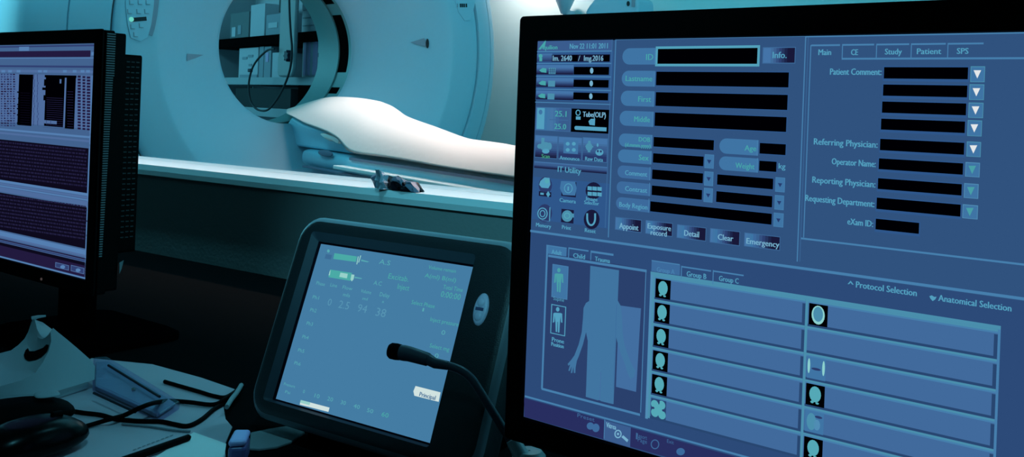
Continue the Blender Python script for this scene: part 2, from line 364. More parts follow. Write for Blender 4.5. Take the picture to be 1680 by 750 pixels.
# near edge line of table top through photo pixel (572,253) at table height
TN = hit(575, 254, V((0, 0, TZ)), UP)
TD = (hit(834, 291, V((0, 0, TZ)), UP) - TN).normalized(); TP = V((-TD.y, TD.x, 0))
if TP.y < 0: TP = -TP
def tp(s, w, z=0.0): return TN + TD * s + TP * w + UP * z
s_end = (hit(459, 252, V((0, 0, TZ - .03)), UP) - TN).dot(TD); s_foot = 1.42
tab = thing('patient_table', 'long pale patient couch on a pedestal running along the window towards the scanner', 'table', (*tp(.5, .22).xy, 0))
TW = .46
def tsec(s, hw0, hw1, z0, z1, k=1.0):
    c = TW / 2; out = []
    for t in range(24):
        an = 2 * math.pi * t / 24; x = math.cos(an); z = math.sin(an)
        x = math.copysign(abs(x) ** .35, x); z = math.copysign(abs(z) ** .5, z)
        out.append(tp(s, c + x * (c + hw0) * k, (z0 + z1) / 2 - 0 + z * (z1 - z0) / 2 * k))
    return out
MB().loft([tsec(s_end, 0, 0, -.085, .0, .75), tsec(s_end + .02, 0, 0, -.085, .0, .93), tsec(s_end + .07, 0, 0, -.085, 0), tsec(s_foot, 0, 0, -.085, 0)], 'table_shell').build('couch_top', tab, smooth=50)
MB().box(tp(.0, -.006, -.022), TD * s_foot, TP * .010, UP * .012, 'table_groove').build('groove', tab, bevel=.002)
MB().box(tp(-.05, -.055, -.062), TD * (s_foot + .05), TP * .060, UP * .016, 'table_rail').build('side_rail', tab, bevel=.004)
MB().box(tp(s_end + .10, -.014, -.086), TD * 1.0, TP * .02, UP * .010, 'table_groove').build('groove', tab, bevel=.002)
MB().box(tp(.1, .06, -TZ), TD * 1.2, TP * .36, UP * .12, 'table_shell').build('pedestal_foot', tab, bevel=.02)
MB().box(tp(.3, .08, -TZ + .12), TD * .8, TP * .3, UP * (TZ - .2), 'table_shell').build('pedestal', tab, bevel=.03)
# head cushion
def near(x, y): return hit(x, y, TN, TP)
cu = MB(); pr = [(457, 250), (466, 210), (478, 192), (498, 204), (530, 214), (556, 226), (568, 243), (574, 252)]
pts = []
for x, y in pr:
    p = hit(x, y, tp(0, .03), TP); pts.append(p)
for p in (pts[0], pts[-1]): p.z = TZ + .001
cuo = tag(cu.prism(pts, TP * .36, 'cushion_vinyl').build('head_cushion', bevel=.012, smooth=40), 'pale wedge head cushion under the white blanket at the end of the couch', 'cushion')
sb = MB(); q0 = near(536, 256); sb.loft([[q0 + TD * (.075 * math.cos(t)) * k + UP * (.014 * math.sin(t) * k + .012) - TP * .012 * d for t in [i * math.pi / 8 for i in range(16)]] for k, d in ((.7, 0), (1, .2), (1, .8), (.7, 1))], 'table_groove'); sb.build('strap_clip', tab, smooth=40)

# blanket: sections across the couch, near hem / ridge / far hem, read off along the couch
st_bot = [(466, 184), (472, 187), (479, 190), (489, 196), (500, 203), (508, 206), (518, 210), (530, 215), (543, 221), (556, 230), (562, 239), (572, 251), (590, 254), (620, 257), (650, 261), (690, 268), (730, 275), (760, 280), (800, 286), (840, 292), (880, 299), (915, 305), (935, 309), (945, 311)]
st_top = [(466, 181), (476, 177), (486, 174), (498, 170), (510, 166), (520, 163), (534, 159), (550, 158), (566, 159), (585, 160), (604, 162), (622, 166), (634, 180), (656, 189), (680, 198), (704, 209), (728, 220), (748, 226), (776, 229), (815, 234), (846, 241), (880, 249), (902, 262), (925, 303)]
secs = []
for (bx, by), (tx, ty) in zip(st_bot, st_top):
    pb = hit(bx, by, tp(0, -.015), TP); ptp = hit(tx, ty, tp(0, .20), TP)
    pb.z = max(pb.z, TZ + .004) if bx < 575 else max(min(pb.z, TZ + .02), TZ + .004)
    ptp.z = max(ptp.z, pb.z + .008)
    hgt = ptp.z - pb.z; far = ptp + TP * (ptp - pb).dot(TP) * .95; far.z = max(pb.z, TZ + .004)
    sec = []
    for k in range(15):
        t = k / 14
        base = pb.lerp(ptp, min(1, t * 2)) if t <= .5 else ptp.lerp(far, t * 2 - 1)
        lift = math.sin(math.pi * t) ** .55
        zz = pb.z + hgt * lift if t <= .5 else far.z + (ptp.z - far.z) * lift
        q = V((base.x, base.y, zz))
        w = .010 * math.sin(math.pi * t)
        q += V((noise.noise(q * 9), noise.noise(q * 9 + V((3, 1, 7))), noise.noise(q * 7 + V((9, 2, 1))) * .8)) * w * (1 if hgt > .05 else .3)
        sec.append(q)
    secs.append(sec)
low = [[p - UP * .004 if i not in (0, 14) else p - UP * .0035 for i, p in enumerate(s_)] for s_ in secs]
bl = MB(); rings = [s_ + l_[::-1] for s_, l_ in zip(secs, low)]
bl.loft(rings, 'blanket_cloth')
# crumpled corner hanging at the head end
corner = [(517, 219), (524, 216), (540, 220), (556, 225), (560, 229), (556, 240), (548, 234), (546, 231), (536, 233), (528, 226)]
bl.prism([hit(x, y, tp(0, -.02 + .006 * (i % 3)), TP) for i, (x, y) in enumerate(corner)], TP * .025, 'blanket_cloth')
tag(bl.build('blanket', smooth=60, subd=1), 'rumpled white blanket heaped along the patient couch', 'blanket')

# ------------------------------------------------------------------ behind the bore
SP = vp_plane(445, 100, 6.3, -390)
sdir = -SP.n
def sbox(x0, y0, x1, y1, dep, mat, mb=None, off=0.0):
    a0, b0 = SP.uv(x0, y0); a1, b1 = SP.uv(x1, y1); mb = mb or MB()
    return mb.box(SP.pt(a0, b1, -off), SP.u * (a1 - a0), UP * (b0 - b1), sdir * dep, mat)
ya = {}
def shelf_b(x, y): return SP.uv(x, y)[1]
shw0, shw1 = SP.uv(345, 70)[0], SP.uv(566, 50)[0]
rack = thing('storage_rack', 'dark storage rack seen through the round bore of the scanner', 'rack', (*SP.pt((shw0 + shw1) / 2, 0, -.15).xy, 0))
def board(ytop, ybot, mat, x=412, dep=.34):
    b0, b1 = SP.uv(x, ytop)[1], SP.uv(x, ybot)[1]
    MB().box(SP.pt(shw0, b1), SP.u * (shw1 - shw0), UP * (b0 - b1), sdir * dep, mat).build('shelf', rack, bevel=.003); return SP.o.z + b0
zA = board(60, 75, 'shelf_black'); zB = board(127, 139, 'shelf_pale'); zC = board(176, 190, 'shelf_pale')
for aa in (shw0 - .03, shw1):
    p = SP.pt(aa, 0); p.z = 0
    MB().box(p, SP.u * .03, sdir * .34, UP * 2.1, 'shelf_pale').build('upright', rack, bevel=.003)
p = SP.pt(shw0, 0, -.34); p.z = .5
MB().box(p, SP.u * (shw1 - shw0), sdir * .01, UP * 1.58, 'carton_pale').build('back_panel', rack)
def onshelf(name, x0, x1, ytop, zb, dep, mat, label, cat, group=None, off=.03):
    a0 = SP.uv(x0, ytop)[0]; a1 = SP.uv(x1, ytop)[0]; zt = SP.o.z + SP.uv(x0, ytop)[1]; p = SP.pt(a0, 0, -off); p.z = zb
    w = a1 - a0; r = thing(name, label, cat, p + SP.u * w / 2 + sdir * dep / 2, group)
    MB().box(p, SP.u * w, sdir * dep, UP * (zt - zb), mat).build('body', r, bevel=.003)
    return r, p, w, zt - zb
def decal(r, p, w, h, x0, x1, z0, z1, mat, nm='front_label', d=.004):
    MB().box(p + SP.u * w * x0 + UP * h * z0 - sdir * d, SP.u * w * (x1 - x0), sdir * d * .9, UP * h * (z1 - z0), mat).build(nm, r)
r, p, w, h = onshelf('supply_box', 372, 402, 22, zA, .24, 'carton_dark', 'dark supply box with pale spots on the upper rack shelf', 'box')
decal(r, p, w, h, .12, .32, .08, .45, 'carton_pale'); decal(r, p, w, h, .45, .62, .15, .5, 'carton_mid')
r, p, w, h = onshelf('supply_box', 405, 428, 8, zA, .24, 'carton_pale', 'pale supply box between two darker boxes on the upper rack shelf', 'box')
r, p, w, h = onshelf('supply_box', 430, 454, 24, zA, .24, 'carton_mid', 'grey supply box beside the hanging arm on the upper rack shelf', 'box')
decal(r, p, w, h, .2, .8, .35, .6, 'carton_pale')
r, p, w, h = onshelf('supply_box', 489, 519, 2, zA, .24, 'carton_pale', 'tall pale supply box on the upper rack shelf past the hanging arm', 'box')
for k in range(3): decal(r, p, w, h, .08, .92, .2 + .25 * k, .23 + .25 * k, 'carton_mid')
r, p, w, h = onshelf('supply_box', 386, 417, 79, zB, .24, 'carton_pale', 'pale carton with faint printing on the middle rack shelf', 'box')
decal(r, p, w, h, .2, .45, .62, .7, 'carton_mid'); decal(r, p, w, h, .5, .75, .68, .76, 'carton_mid'); decal(r, p, w, h, .55, .7, .38, .46, 'carton_mid'); decal(r, p, w, h, .1, 1, .0, .1, 'carton_mid')
r, p, w, h = onshelf('binder', 419, 426, 76, zB, .24, 'carton_mid', 'grey binder beside the printed carton on the middle rack shelf', 'binder')
r, p, w, h = onshelf('binder', 427, 438, 76, zB, .24, 'carton_mid', 'wide grey binder with a pale spine label on the middle rack shelf', 'binder')
decal(r, p, w, h, .3, .7, .5, .8, 'stripe_purple')
r, p, w, h = onshelf('supply_box', 440, 458, 86, zB, .24, 'carton_pale', 'small plain white box beside the hanging arm on the middle rack shelf', 'box')
r, p, w, h = onshelf('supply_box', 490, 521, 62, zB, .24, 'carton_pale', 'tall white carton with purple stripes on the middle rack shelf', 'box')
for k0, k1 in ((.08, .22), (.28, .42), (.58, .80)): decal(r, p, w, h, k0, k1, .05, .93, 'stripe_purple', 'stripe')
for k0, k1 in ((.0, .55), (.55, 1)): decal(r, p, w, h, .84, .97, k0 + .05, k1 - .05, 'paper_white')
pbr('case_dark', (.03, .033, .036), .7, .1)
r, p, w, h = onshelf('equipment_case', 380, 470, 144, zC, .26, 'case_dark', 'low dark equipment case on the bottom rack shelf', 'case')
r, p, w, h = onshelf('equipment_case', 482, 522, 136, zC, .28, 'shelf_black', 'taller black equipment case beside the low one on the bottom rack shelf', 'case')
# hanging arm
AP = vp_plane(470, 60, 5.9, -390)
arm = thing('ceiling_injector', 'grey hanging arm with a star knob and a loop of cable behind the scanner bore', 'equipment arm', (*AP.o.xy, at(470, 124, 5.9).z))
def aloft(prof, z0, z1, dep, mat, nm, par, d=0):
    a0 = AP.uv(prof[0], 60)[0]; a1 = AP.uv(prof[1], 60)[0]
    return a0, a1
a0, a1 = AP.uv(458.5, 40)[0], AP.uv(484, 40)[0]; bt = AP.uv(470, 126)[1]
outl = [(a0, CZ - AP.o.z), (a1, CZ - AP.o.z), (a1, bt + .05), (a1 - .015, bt + .02), (a1 - .035, bt), (a0 + .015, bt), (a0 - .012, bt + .02), (a0 - .012, bt + .12), (a0, bt + .15)]
MB().prism([AP.pt(a, b) for a, b in outl], AP.n * -.025, 'arm_grey').build('post', arm, bevel=.012, smooth=40)
kc = AP.uv(476, 92); MB().prism([AP.pt(kc[0] + (.037 if i % 2 else .024) * math.cos(i * math.pi / 7), kc[1] + (.037 if i % 2 else .024) * math.sin(i * math.pi / 7)) for i in range(14)], AP.n * .03, 'knob_dark').build('star_knob', arm, bevel=.003)
q = AP.uv(451, -20), AP.uv(459, 18); MB().box(AP.pt(q[0][0], q[1][1], -.03), AP.u * (q[1][0] - q[0][0]), UP * (q[0][1] - q[1][1]), AP.n * -.05, 'cable_grey').build('bracket', arm, bevel=.005)
cp = [(459, 81), (448, 83), (437, 92), (427, 104), (421, 117), (417, 135), (417, 152), (420, 167), (428, 178), (438, 182), (449, 180), (460, 168), (470, 152), (480, 130), (486, 108), (488, 80), (486, 55), (484, 20), (483, -30)]
MB().tube(smoothpts([AP.pt(*AP.uv(x, y), .035) for x, y in cp], 5), .0066, 'cable_grey').build('cable', arm, smooth=60)
q = AP.uv(419, 116); MB().cbox(AP.pt(q[0], q[1], .035), AP.u * .04, UP * .022, AP.n * .02, 'knob_dark').build('cable_clip', arm, bevel=.004)

# wall lamp and injector head glimpsed over the big monitor
FP = Plane(rm(0, MFAR), wa, UP)
a, b = FP.uv(941, 2); lp = FP.pt(a, b)
lamp = thing('wall_lamp', 'teal cone shaped wall lamp on the bright wall just over the big monitor', 'lamp', lp)
rb, rt = FP.uv(949, 18)[0] - FP.uv(938, 18)[0], FP.uv(955, 1)[0] - FP.uv(927, 1)[0]
zb, zt = FP.uv(942, 20)[1] - .02, FP.uv(942, 1)[1]
cc = FP.pt(a, 0, .10); cc.z = FP.o.z
MB().lathe(cc, UP, wa, wm, [(.004, zb), (rb * .45, zb), (rt * .5, zt), (rt * .5 - .006, zt), (rb * .45 - .006, zb + .01), (.004, zb + .01)], 'scanner_shell', 40).build('shade', lamp, smooth=40)
MB().box(V((cc.x, cc.y, FP.o.z + zb - .005)) - wa * .015, wa * .03, -wm * .10, UP * .03, 'scanner_shell').build('bracket', lamp, bevel=.004)
IP = Plane(rm(0, MFAR + .35), wa, UP)
ih = thing('contrast_pump', 'rounded pale teal equipment head with a dark dot showing over the big monitor', 'medical equipment', IP.pt(*IP.uv(1005, 30)))
hd = [(958, 34), (960, 18), (966, 8), (976, -4), (1000, -12), (1030, -10), (1046, -4), (1047, 8), (1047, 34)]
MB().prism([IP.pt(*IP.uv(x, y)) for x, y in hd], IP.n * -.2, 'scanner_shell').build('housing', ih, bevel=.02, smooth=40)
q = IP.uv(1031, 6); MB().prism([IP.pt(q[0] + .009 * math.cos(t), q[1] + .014 * math.sin(t), .001) for t in [i * math.pi / 8 for i in range(16)]], IP.n * .004, 'dark_ink').build('sensor_dot', ih)
q0 = IP.uv(1037, -2); q1 = IP.uv(1042, 11); MB().box(IP.pt(q0[0], q1[1], .001), IP.u * (q1[0] - q0[0]), UP * (q0[1] - q1[1]), IP.n * .004, 'glyph_ink').build('band', ih)
pz = IP.pt(*IP.uv(1005, 30), -.1); MB().tube([V((pz.x, pz.y, 0.04)), V((pz.x, pz.y, pz.z))], .03, 'scanner_shell', 16).build('pole', ih, smooth=40)
MB().lathe(V((pz.x, pz.y, 0)), UP, wa, wm, [(.001, 0), (.24, 0), (.24, .025), (.05, .05), (.001, .05)], 'scanner_shell', 32).build('base', ih, smooth=40)

# crumpled thing on the sill
QP = Plane(rm(0, ma - .015), wa, UP)
trk = thing('crumpled_bag', 'small crumpled dark plastic bag lying on the pale window sill', 'bag', V((*QP.pt(*QP.uv(648, 318)).xy, SILL_Z)))
def crum(name, pts, d0, dep, mat, amp, seed):
    cx = sum(p[0] for p in pts) / len(pts); cy = sum(p[1] for p in pts) / len(pts); rings = []
    for k, dd in ((.2, 0), (.55, .06), (.85, .2), (1, .45), (.92, .75), (.5, 1)):
        ring = []
        for i in range(len(pts)):
            for t in (0, .5):
                x = pts[i][0] * (1 - t) + pts[(i + 1) % len(pts)][0] * t; y = pts[i][1] * (1 - t) + pts[(i + 1) % len(pts)][1] * t
                q = QP.pt(*QP.uv(cx + (x - cx) * k, cy + (y - cy) * k), d0 - dep * dd + dep * .4)
                q += V((noise.noise(q * 95 + V((seed, 0, 0))), noise.noise(q * 95 + V((0, seed, 0))), noise.noise(q * 90 + V((0, 0, seed))))) * amp
                q.z = max(q.z, SILL_Z + .0008); ring.append(q)
        rings.append(ring)
    return MB().loft(rings, mat).build(name, trk, smooth=18)
pbr('bag_blue', (.13, .15, .22), .45, .4, bump=.5, bscale=80); pbr('bag_dark', (.004, .003, .008), .4, .25); pbr('bag_pale', (.30, .36, .44), .45, .4, bump=.5, bscale=70)
crum('flap', [(609, 293), (616, 287), (624, 290), (634, 303), (631, 311), (624, 309), (617, 304)], 0, .018, 'bag_blue', .007, 3)
crum('body', [(636, 290), (650, 291), (662, 293), (676, 299), (684, 306), (691, 315), (687, 322), (668, 327), (650, 329), (643, 320)], 0, .040, 'bag_dark', .009, 5)
crum('fold', [(648, 290), (664, 292), (680, 299), (691, 312), (690, 319), (685, 317), (677, 306), (664, 297), (652, 294)], .010, .020, 'bag_blue', .007, 1)
crum('twist', [(624, 286), (629, 279), (635, 277), (638, 282), (639, 294), (643, 306), (646, 319), (643, 327), (635, 323), (630, 310), (626, 297)], .014, .020, 'bag_pale', .009, 8)

# ------------------------------------------------------------------ desk
DK0, DK1 = mw + .004, mw + 1.02
dsk = thing('desk', 'dark control desk under the window carrying the screens', 'desk', rm(-.6, (DK0 + DK1) / 2))
MB().box(rm(-2.2, DK0, DESK.z - .03), wa * 3.4, wm * (DK1 - DK0), UP * .03, 'desk_laminate').build('desktop', dsk, bevel=.004)
for aa in (-2.15, -.5, 1.1):
    MB().box(rm(aa, DK0 + .05, 0), wa * .04, wm * (DK1 - DK0 - .15), UP * (DESK.z - .03), 'stand_black').build('leg_panel', dsk, bevel=.003)
MB().box(rm(-2.1, DK0 + .02, .25), wa * 3.2, wm * .02, UP * (DESK.z - .28), 'stand_black').build('back_panel', dsk)

def dp(x, y, z=0.0): return hit(x, y, DESK + UP * z, UP)

def stand(root, pl, ac, bot, depth):
    # neck and foot for a monitor
    c = pl.pt(ac, bot, -depth)
    f = V((c.x, c.y, DESK.z + .001))
    MB().box(c - pl.u * .035 - UP * (c.z - DESK.z - .012) - pl.n * .02, pl.u * .07, pl.n * .025, UP * (c.z - DESK.z + .09), 'stand_black').build('stand_neck', root, bevel=.006)
    P2 = Plane(f - pl.n * .02, pl.u, -pl.n); P2.n = UP
    MB().loft([P2.rring(-.11, .11, -.10, .10, .03, 0), P2.rring(-.11, .11, -.10, .10, .03, .008), P2.rring(-.10, .10, -.09, .09, .03, .014)], 'stand_black').build('stand_foot', root, smooth=40)

# ------------------------------------------------------------------ big monitor
BM = vp_plane(871, 376, .78, -1120)
bT = BM.uv(882, 68)[1]; bB = BM.uv(860, 684)[1]; aL_ = (BM.uv(882, 70)[0] + BM.uv(871, 376)[0] + BM.uv(860, 682)[0]) / 3; aR_ = aL_ + (bT - bB) * 1.265
bigm = thing('monitor', 'large black monitor in front with the patient registration page on its blue screen', 'monitor', V((*BM.pt((aL_ + aR_) / 2, 0, -.05).xy, DESK.z)))
def shell(root, pl, x0, x1, y0, y1, sx0, sx1, sy0, sy1, th, mat='monitor_black'):
    R_ = pl.rring
    MB().loft([R_(x0 + .004, x1 - .004, y0 + .004, y1 - .004, .004, -th), R_(x0, x1, y0, y1, .004, -th + .003), R_(x0, x1, y0, y1, .004, .001), R_(x0 + .002, x1 - .002, y0 + .002, y1 - .002, .003, .003),
               R_(sx0 - .001, sx1 + .001, sy0 - .001, sy1 + .001, .0005, .003), R_(sx0, sx1, sy0, sy1, .0005, -.0006)], mat, cap1=False).build('front_frame', root, smooth=40)
shell(bigm, BM, aL_ - .0185, aR_ + .02, bB - .021, bT + .0205, aL_, aR_, bB, bT, .022)
MB().loft([BM.rring(aL_ + .03, aR_ - .03, bB + .03, bT - .03, .02, -.0222), BM.rring(aL_ + .03, aR_ - .03, bB + .03, bT - .03, .02, -.05), BM.rring(aL_ + .06, aR_ - .06, bB + .06, bT - .06, .02, -.062)], 'monitor_black').build('rear_housing', bigm, smooth=40)
stand(bigm, BM, (aL_ + aR_) / 2, bB + .06, .075)
s = Screen(BM); s.q(aL_, bB, aR_, bT, 'bg', 0)
# left tool column
s.R(880, 66, 1004, 84, 'g2', 1); s.R(880, 84.6, 1003.5, 168, 'bg2', 1)
s.T('Aquilion', 887, 81.3, 914.8, 7.0, 'txtg', bold=.5); s.P([(884, 81), (895, 67), (896.5, 67), (894, 80), (890.5, 76), (886.5, 81.5)], 'txtg', 5)
s.T('Nov 22 11:01 2011', 935.3, 80.2, 997.3, 8.6, 'txt', bold=.5)
s.H(880.5, 84, 1004, 2.0, 'line', 3)
s.grad(881, 88, 906, 101, ['g1', 'g2', 'g3'], 2, True); s.R(905.2, 89.9, 1000.7, 101.4, 'navy', 2)
s.E(887.5, 92, 3.2, 3.2, 'txtg', 4); s.R(885.5, 95, 890, 100.5, 'txtg', 4)
s.T('Im. 2640', 907.5, 100, 938.5, 9, 'txtw', bold=.5); s.T('/', 949, 100, 952.5, 9, 'txtw'); s.T('Img.2016', 958.5, 100, 990, 9, 'txtw', bold=.5); s.R(939.5, 90.5, 948, 101, 'black', 3); s.R(991, 90.5, 1000.3, 101, 'black', 3)
for i, (y0, y1) in enumerate(((106.5, 122.6), (127.4, 143.6), (148.4, 164.6))):
    x = 881 - i * .5
    s.H(x - .3, y0 - 3.2, 1003, 1.8, 'line', 3); s.grad(x, y0, 941, y1, ['g1', 'g1', 'g2', 'g3', 'g4'], 2, True)
    s.R(942 - i * .4, y0 + 3.2, 999.4 - i * .7, y1 + .4, 'black', 3); s.E(971.3 - i * .7, (y0 + y1) / 2 + 1.5, 2.8, 4.8, 'txtw', 4)
    s.P([(885 - i, y0 + 9), (891 - i, y0 + 5), (897 - i, y0 + 6), (897 - i, y0 + 13), (889 - i, y0 + 12)], 'txtg', 4)
    s.R(901 - i, y0 + 5, 912 - i, y0 + 15, 'teal', 4)
    if i == 0:
        for k in range(3): s.Vl(903.5 + 3 * k, y0 + 5.5, y0 + 14.5, .9, 'g3', 5)
        for k in range(2): s.H(901, y0 + 8 + 3 * k, 912, .8, 'g3', 5)
s.H(878.6, 166.8, 1002.5, 1.6, 'line', 3)
s.grad(880, 175.3, 935.7, 216.7, ['g1', 'pill', 'g1', 'g2', 'g2'], 2); s.frame(880, 175.3, 935.7, 216.7, 1.0, 'lined', 3)
s.R(882, 177, 893, 212, 'txt', 3); s.E(887.5, 184, 3, 4, 'pill', 4)
s.T('25.1', 911, 191, 929.5, 9.5, 'txtg', bold=.6); s.T('25.0', 910, 211.5, 929, 9, 'txtg', bold=.6); s.H(902, 195.5, 933, 1.4, 'lined', 4)
s.R(938.2, 178, 999.5, 219.6, 'black', 2); s.T('Tube(OLP)', 956.6, 191.5, 994, 8.6, 'txtw', bold=.6)
s.ring(949, 185, 4.2, 5.0, 1.6, 'txt', 4); s.R(945.5, 191, 953, 196.5, 'txt', 4)
s.P([(966, 199), (970, 195), (977, 195), (976.4, 206), (968, 205)], 'txt', 4); s.pill(943, 206.6, 995.3, 215.6, 'txt', 3)
for i, (x0, y0, x1, y1) in enumerate(((878.4, 221.3, 914.6, 261), (916.7, 223.8, 954.4, 263.6), (956.6, 225, 996.4, 267.3))):
    s.grad(x0, y0, x1, y1, ['g1', 'g1', 'g2', 'g2', 'g3', 'g4' if i == 0 else 'g3'], 2, True); s.frame(x0, y0, x1, y1, 1.0, 'lined', 3)
s.E(895, 240, 9, 7, 'teal', 4); s.R(889, 226, 893.5, 240, 'teal', 4); s.E(886, 240, 4, 4, 'teal', 4); s.E(902, 240, 4, 6, 'teal', 4); s.E(896, 248, 6, 4, 'txt', 4)
s.T('Scan', 889, 259, 902, 6.5, 'green', bold=.6)
s.R(925.5, 229, 948.5, 253, 'pill', 3)
for x in (932, 942):
    for y in (236, 246): s.E(x, y, 3.2, 3, 'txt', 4)
s.T('Announce', 918.5, 261.5, 951, 6.2, 'txt', bold=.5)
s.E(967, 241, 5.5, 6.5, 'teal', 4); s.R(965.5, 231, 969, 250, 'teal', 4); s.R(961, 239, 974, 242, 'teal', 4); s.E(984, 250, 6.5, 5.5, 'txt', 4); s.E(981.5, 248, 1.6, 2, 'g3', 5); s.E(986.5, 248.5, 1.6, 2, 'g3', 5); s.E(981, 238, 1.5, 3, 'txt', 4)
s.T('Raw Data', 960.5, 263.2, 989.5, 6.4, 'txt', bold=.5)
s.grad(876.9, 264.5, 996.4, 285.5, ['g1', 'g2', 'g2', 'g3', 'g4'], 2, True); s.T('IT Utility', 915.5, 282, 953.5, 9.5, 'txt', bold=.6)
s.R(876, 290, 997, 375, 'bg2', 1)
s.E(895, 304, 11, 14, 'g3', 2); s.P([(887, 297), (894, 291), (902, 292), (903.5, 303), (900, 309), (889, 308), (885, 303)], 'txt', 3); s.E(898, 297.5, 3.6, 3.6, 'brain', 4)
s.R(884.5, 313.5, 904.5, 323.5, 'g4', 2); s.R(887, 316, 892.5, 320, 'txt', 3); s.P([(899.8, 313.5), (903.2, 319), (899.6, 324), (896.4, 318.5)], 'txt', 3)
s.R(922, 297, 945, 324, 'g4', 2); s.P([(921, 297), (944, 298), (946.5, 309), (944, 321), (924, 320), (919, 309)], 'pill', 3); s.ring(933, 309, 7, 8, 1.2, 'txt', 4); s.R(931.8, 306, 933.8, 313, 'txt', 4)
s.T('Camera', 918.5, 331, 945, 6.5, 'txt', bold=.5)
s.E(974, 313, 13, 14, 'g4', 2)
for i in range(3):
    for j in range(2): s.R(964.5 + 8 * i, 305.5 + 9 * j + i * .5, 971.5 + 8 * i, 312.5 + 9 * j + i * .5, 'txt', 3)
s.T('Image', 962, 328.5, 980.5, 6.2, 'txt', bold=.5); s.T('Selector', 959, 334.6, 983, 6, 'txt', bold=.5)
s.E(894, 350, 12, 15, 'g3', 2); s.ring(890.5, 350.5, 8.5, 10, 1.8, 'txt', 3); s.ring(890.5, 350.5, 4.8, 6, 1.6, 'txt', 3); s.Vl(902, 340, 363, 1.6, 'txt', 3); s.H(889, 361, 903, 1.3, 'lined', 3)
s.T('Memory', 880, 371.5, 904.4, 6.5, 'txt', bold=.5)
s.R(921.5, 342.5, 941, 367, 'g4', 2); s.E(931, 354.5, 9, 9.5, 'teal', 3); s.R(928, 349, 942, 357, 'teal', 3); s.ring(931, 354, 5, 5, 1.2, 'brain', 4)
s.T('Print', 922.5, 375.5, 937, 6.5, 'txt', bold=.5)
s.E(971, 360, 13, 16, 'g4', 2); s.ring(970.3, 358, 8, 13, 3.0, 'txt', 3, 12, 0, math.pi); s.P([(962.3, 350), (965.3, 350), (965.3, 359), (962.3, 359)], 'txt', 3); s.P([(975.3, 350), (978.3, 350), (978.3, 359), (975.3, 359)], 'txt', 3)
s.T('Reset', 960, 380.5, 977.6, 6.5, 'txt', bold=.5)
s.Vl(1004.5, 64, 375, 1.2, 'lined', 3)
# panel 1
s.R(1010, 65, 1321, 398, 'bg', 1); s.H(1010, 63.3, 1323, 2.4, 'line', 3); s.Vl(1010, 64, 391, 1.6, 'line', 3); s.Vl(1321.4, 59, 431, 1.8, 'line', 3); s.Vl(1016 - 2.5, 64, 66, .5, 'line', 3)
def label_pill(x0, y0, x1, y1, txts, dim=False):
    s.pill(x0, y0, x1, y1, 'pilld' if dim else 'pill', 2); s.Vl(x1 - 1.2, y0 + (y1 - y0) * .12, y1, 1.0, 'line', 3)
    for t, tx0, ty, tx1, cap in txts: s.T(t, tx0, ty, tx1, cap, 'txtg' if not dim else 'txt', bold=.4)
def field(x0, y0, x1, y1): 
    s.R(x0 - 1.2, y0 - 1.2, x1 + 1.2, y1 + 1.4, 'bg2', 2); s.R(x0, y0, x1, y1, 'black', 3); s.H(x0, y1 - (y1 - y0) * 0 + .3 - (x1 - x0) * 0.0, x0 + 1, .3, 'lined', 2)
label_pill(1021.9, 79.3, 1076, 106, [('ID', 1060.5, 98.5, 1072, 10)])
s.R(1076.2, 76.4, 1246, 109.2, 'frameid', 2); s.R(1079.8, 80.4, 1242.4, 104.8, 'black', 3)
s.grad(1251.9, 77.6, 1305.2, 104.4, ['g1', 'g1', 'g2', 'g3', 'g4', 'g4'], 2); s.frame(1251.9, 77.6, 1305.2, 104.4, 1.4, 'lined', 3); s.T('Info.', 1268, 95.5, 1290.6, 10.5, 'txt', bold=.7)
label_pill(1020.8, 116, 1074.6, 142.3, [('Lastname', 1027, 133, 1070.5, 9)]); field(1077.3, 117.6, 1293.8, 143.6)
label_pill(1019.2, 148.6, 1073.3, 175.2, [('First', 1047.5, 166.8, 1068.5, 9)]); field(1076.5, 151.2, 1291.9, 180.6)
label_pill(1017.3, 181.4, 1072, 208.4, [('Middle', 1041, 199.5, 1066.5, 9)]); field(1075, 184.4, 1290, 216.6)
label_pill(1016, 218.6, 1070, 243.6, [('DOB', 1048.5, 232, 1067, 7.5), ('(d.mmm.yyyy)', 1026, 240, 1067.5, 6)]); field(1073, 224.7, 1171.2, 246.6)
label_pill(1181, 226.6, 1243.9, 255.6, [('Age', 1222, 247, 1241, 9)]); field(1247, 234.5, 1289, 254.6)
label_pill(1014.7, 244.6, 1069, 270, [('Sex', 1048.5, 262.5, 1064.5, 9)]); field(1072, 251.4, 1154.3, 272.9)
label_pill(1180.4, 256, 1243.9, 283.4, [('Weight', 1207, 275.5, 1238, 9)]); field(1246.3, 263.6, 1273.9, 282.2); s.T('kg', 1277.8, 276.5, 1288.8, 9, 'txt', bold=.5)
label_pill(1013.8, 270.9, 1067.5, 296, [('Comment', 1026, 287, 1062, 8)], True); field(1070.6, 278, 1153.4, 300.9); field(1177.3, 286, 1268.4, 310.8)
label_pill(1012.3, 296.9, 1066.9, 322, [('Contrast', 1026, 313, 1062, 8)], True); field(1070, 304.3, 1151.8, 328); field(1175.8, 313.6, 1266.9, 340.4)
label_pill(1011.3, 322.7, 1066, 349, [('Body Region', 1016.5, 339, 1062.5, 8)], True); field(1067.5, 330.2, 1266, 368.8)
for x0, y0, x1, y1 in ((1157, 253, 1171.2, 276.8), (1156.4, 281, 1170.2, 305.6), (1155.5, 308, 1169.3, 332.6), (1273, 290.6, 1287.7, 315.8), (1271.8, 319.8, 1286, 345), (1270, 348.7, 1285.3, 373.4)):
    s.R(x0, y0, x1, y1, 'pill', 3); s.frame(x0, y0, x1, y1, .9, 'line', 4); cx, cy = (x0 + x1) / 2, (y0 + y1) / 2; s.P([(cx - 3.6, cy - 3), (cx + 3.6, cy - 2.2), (cx, cy + 4)], 'arrd', 5)
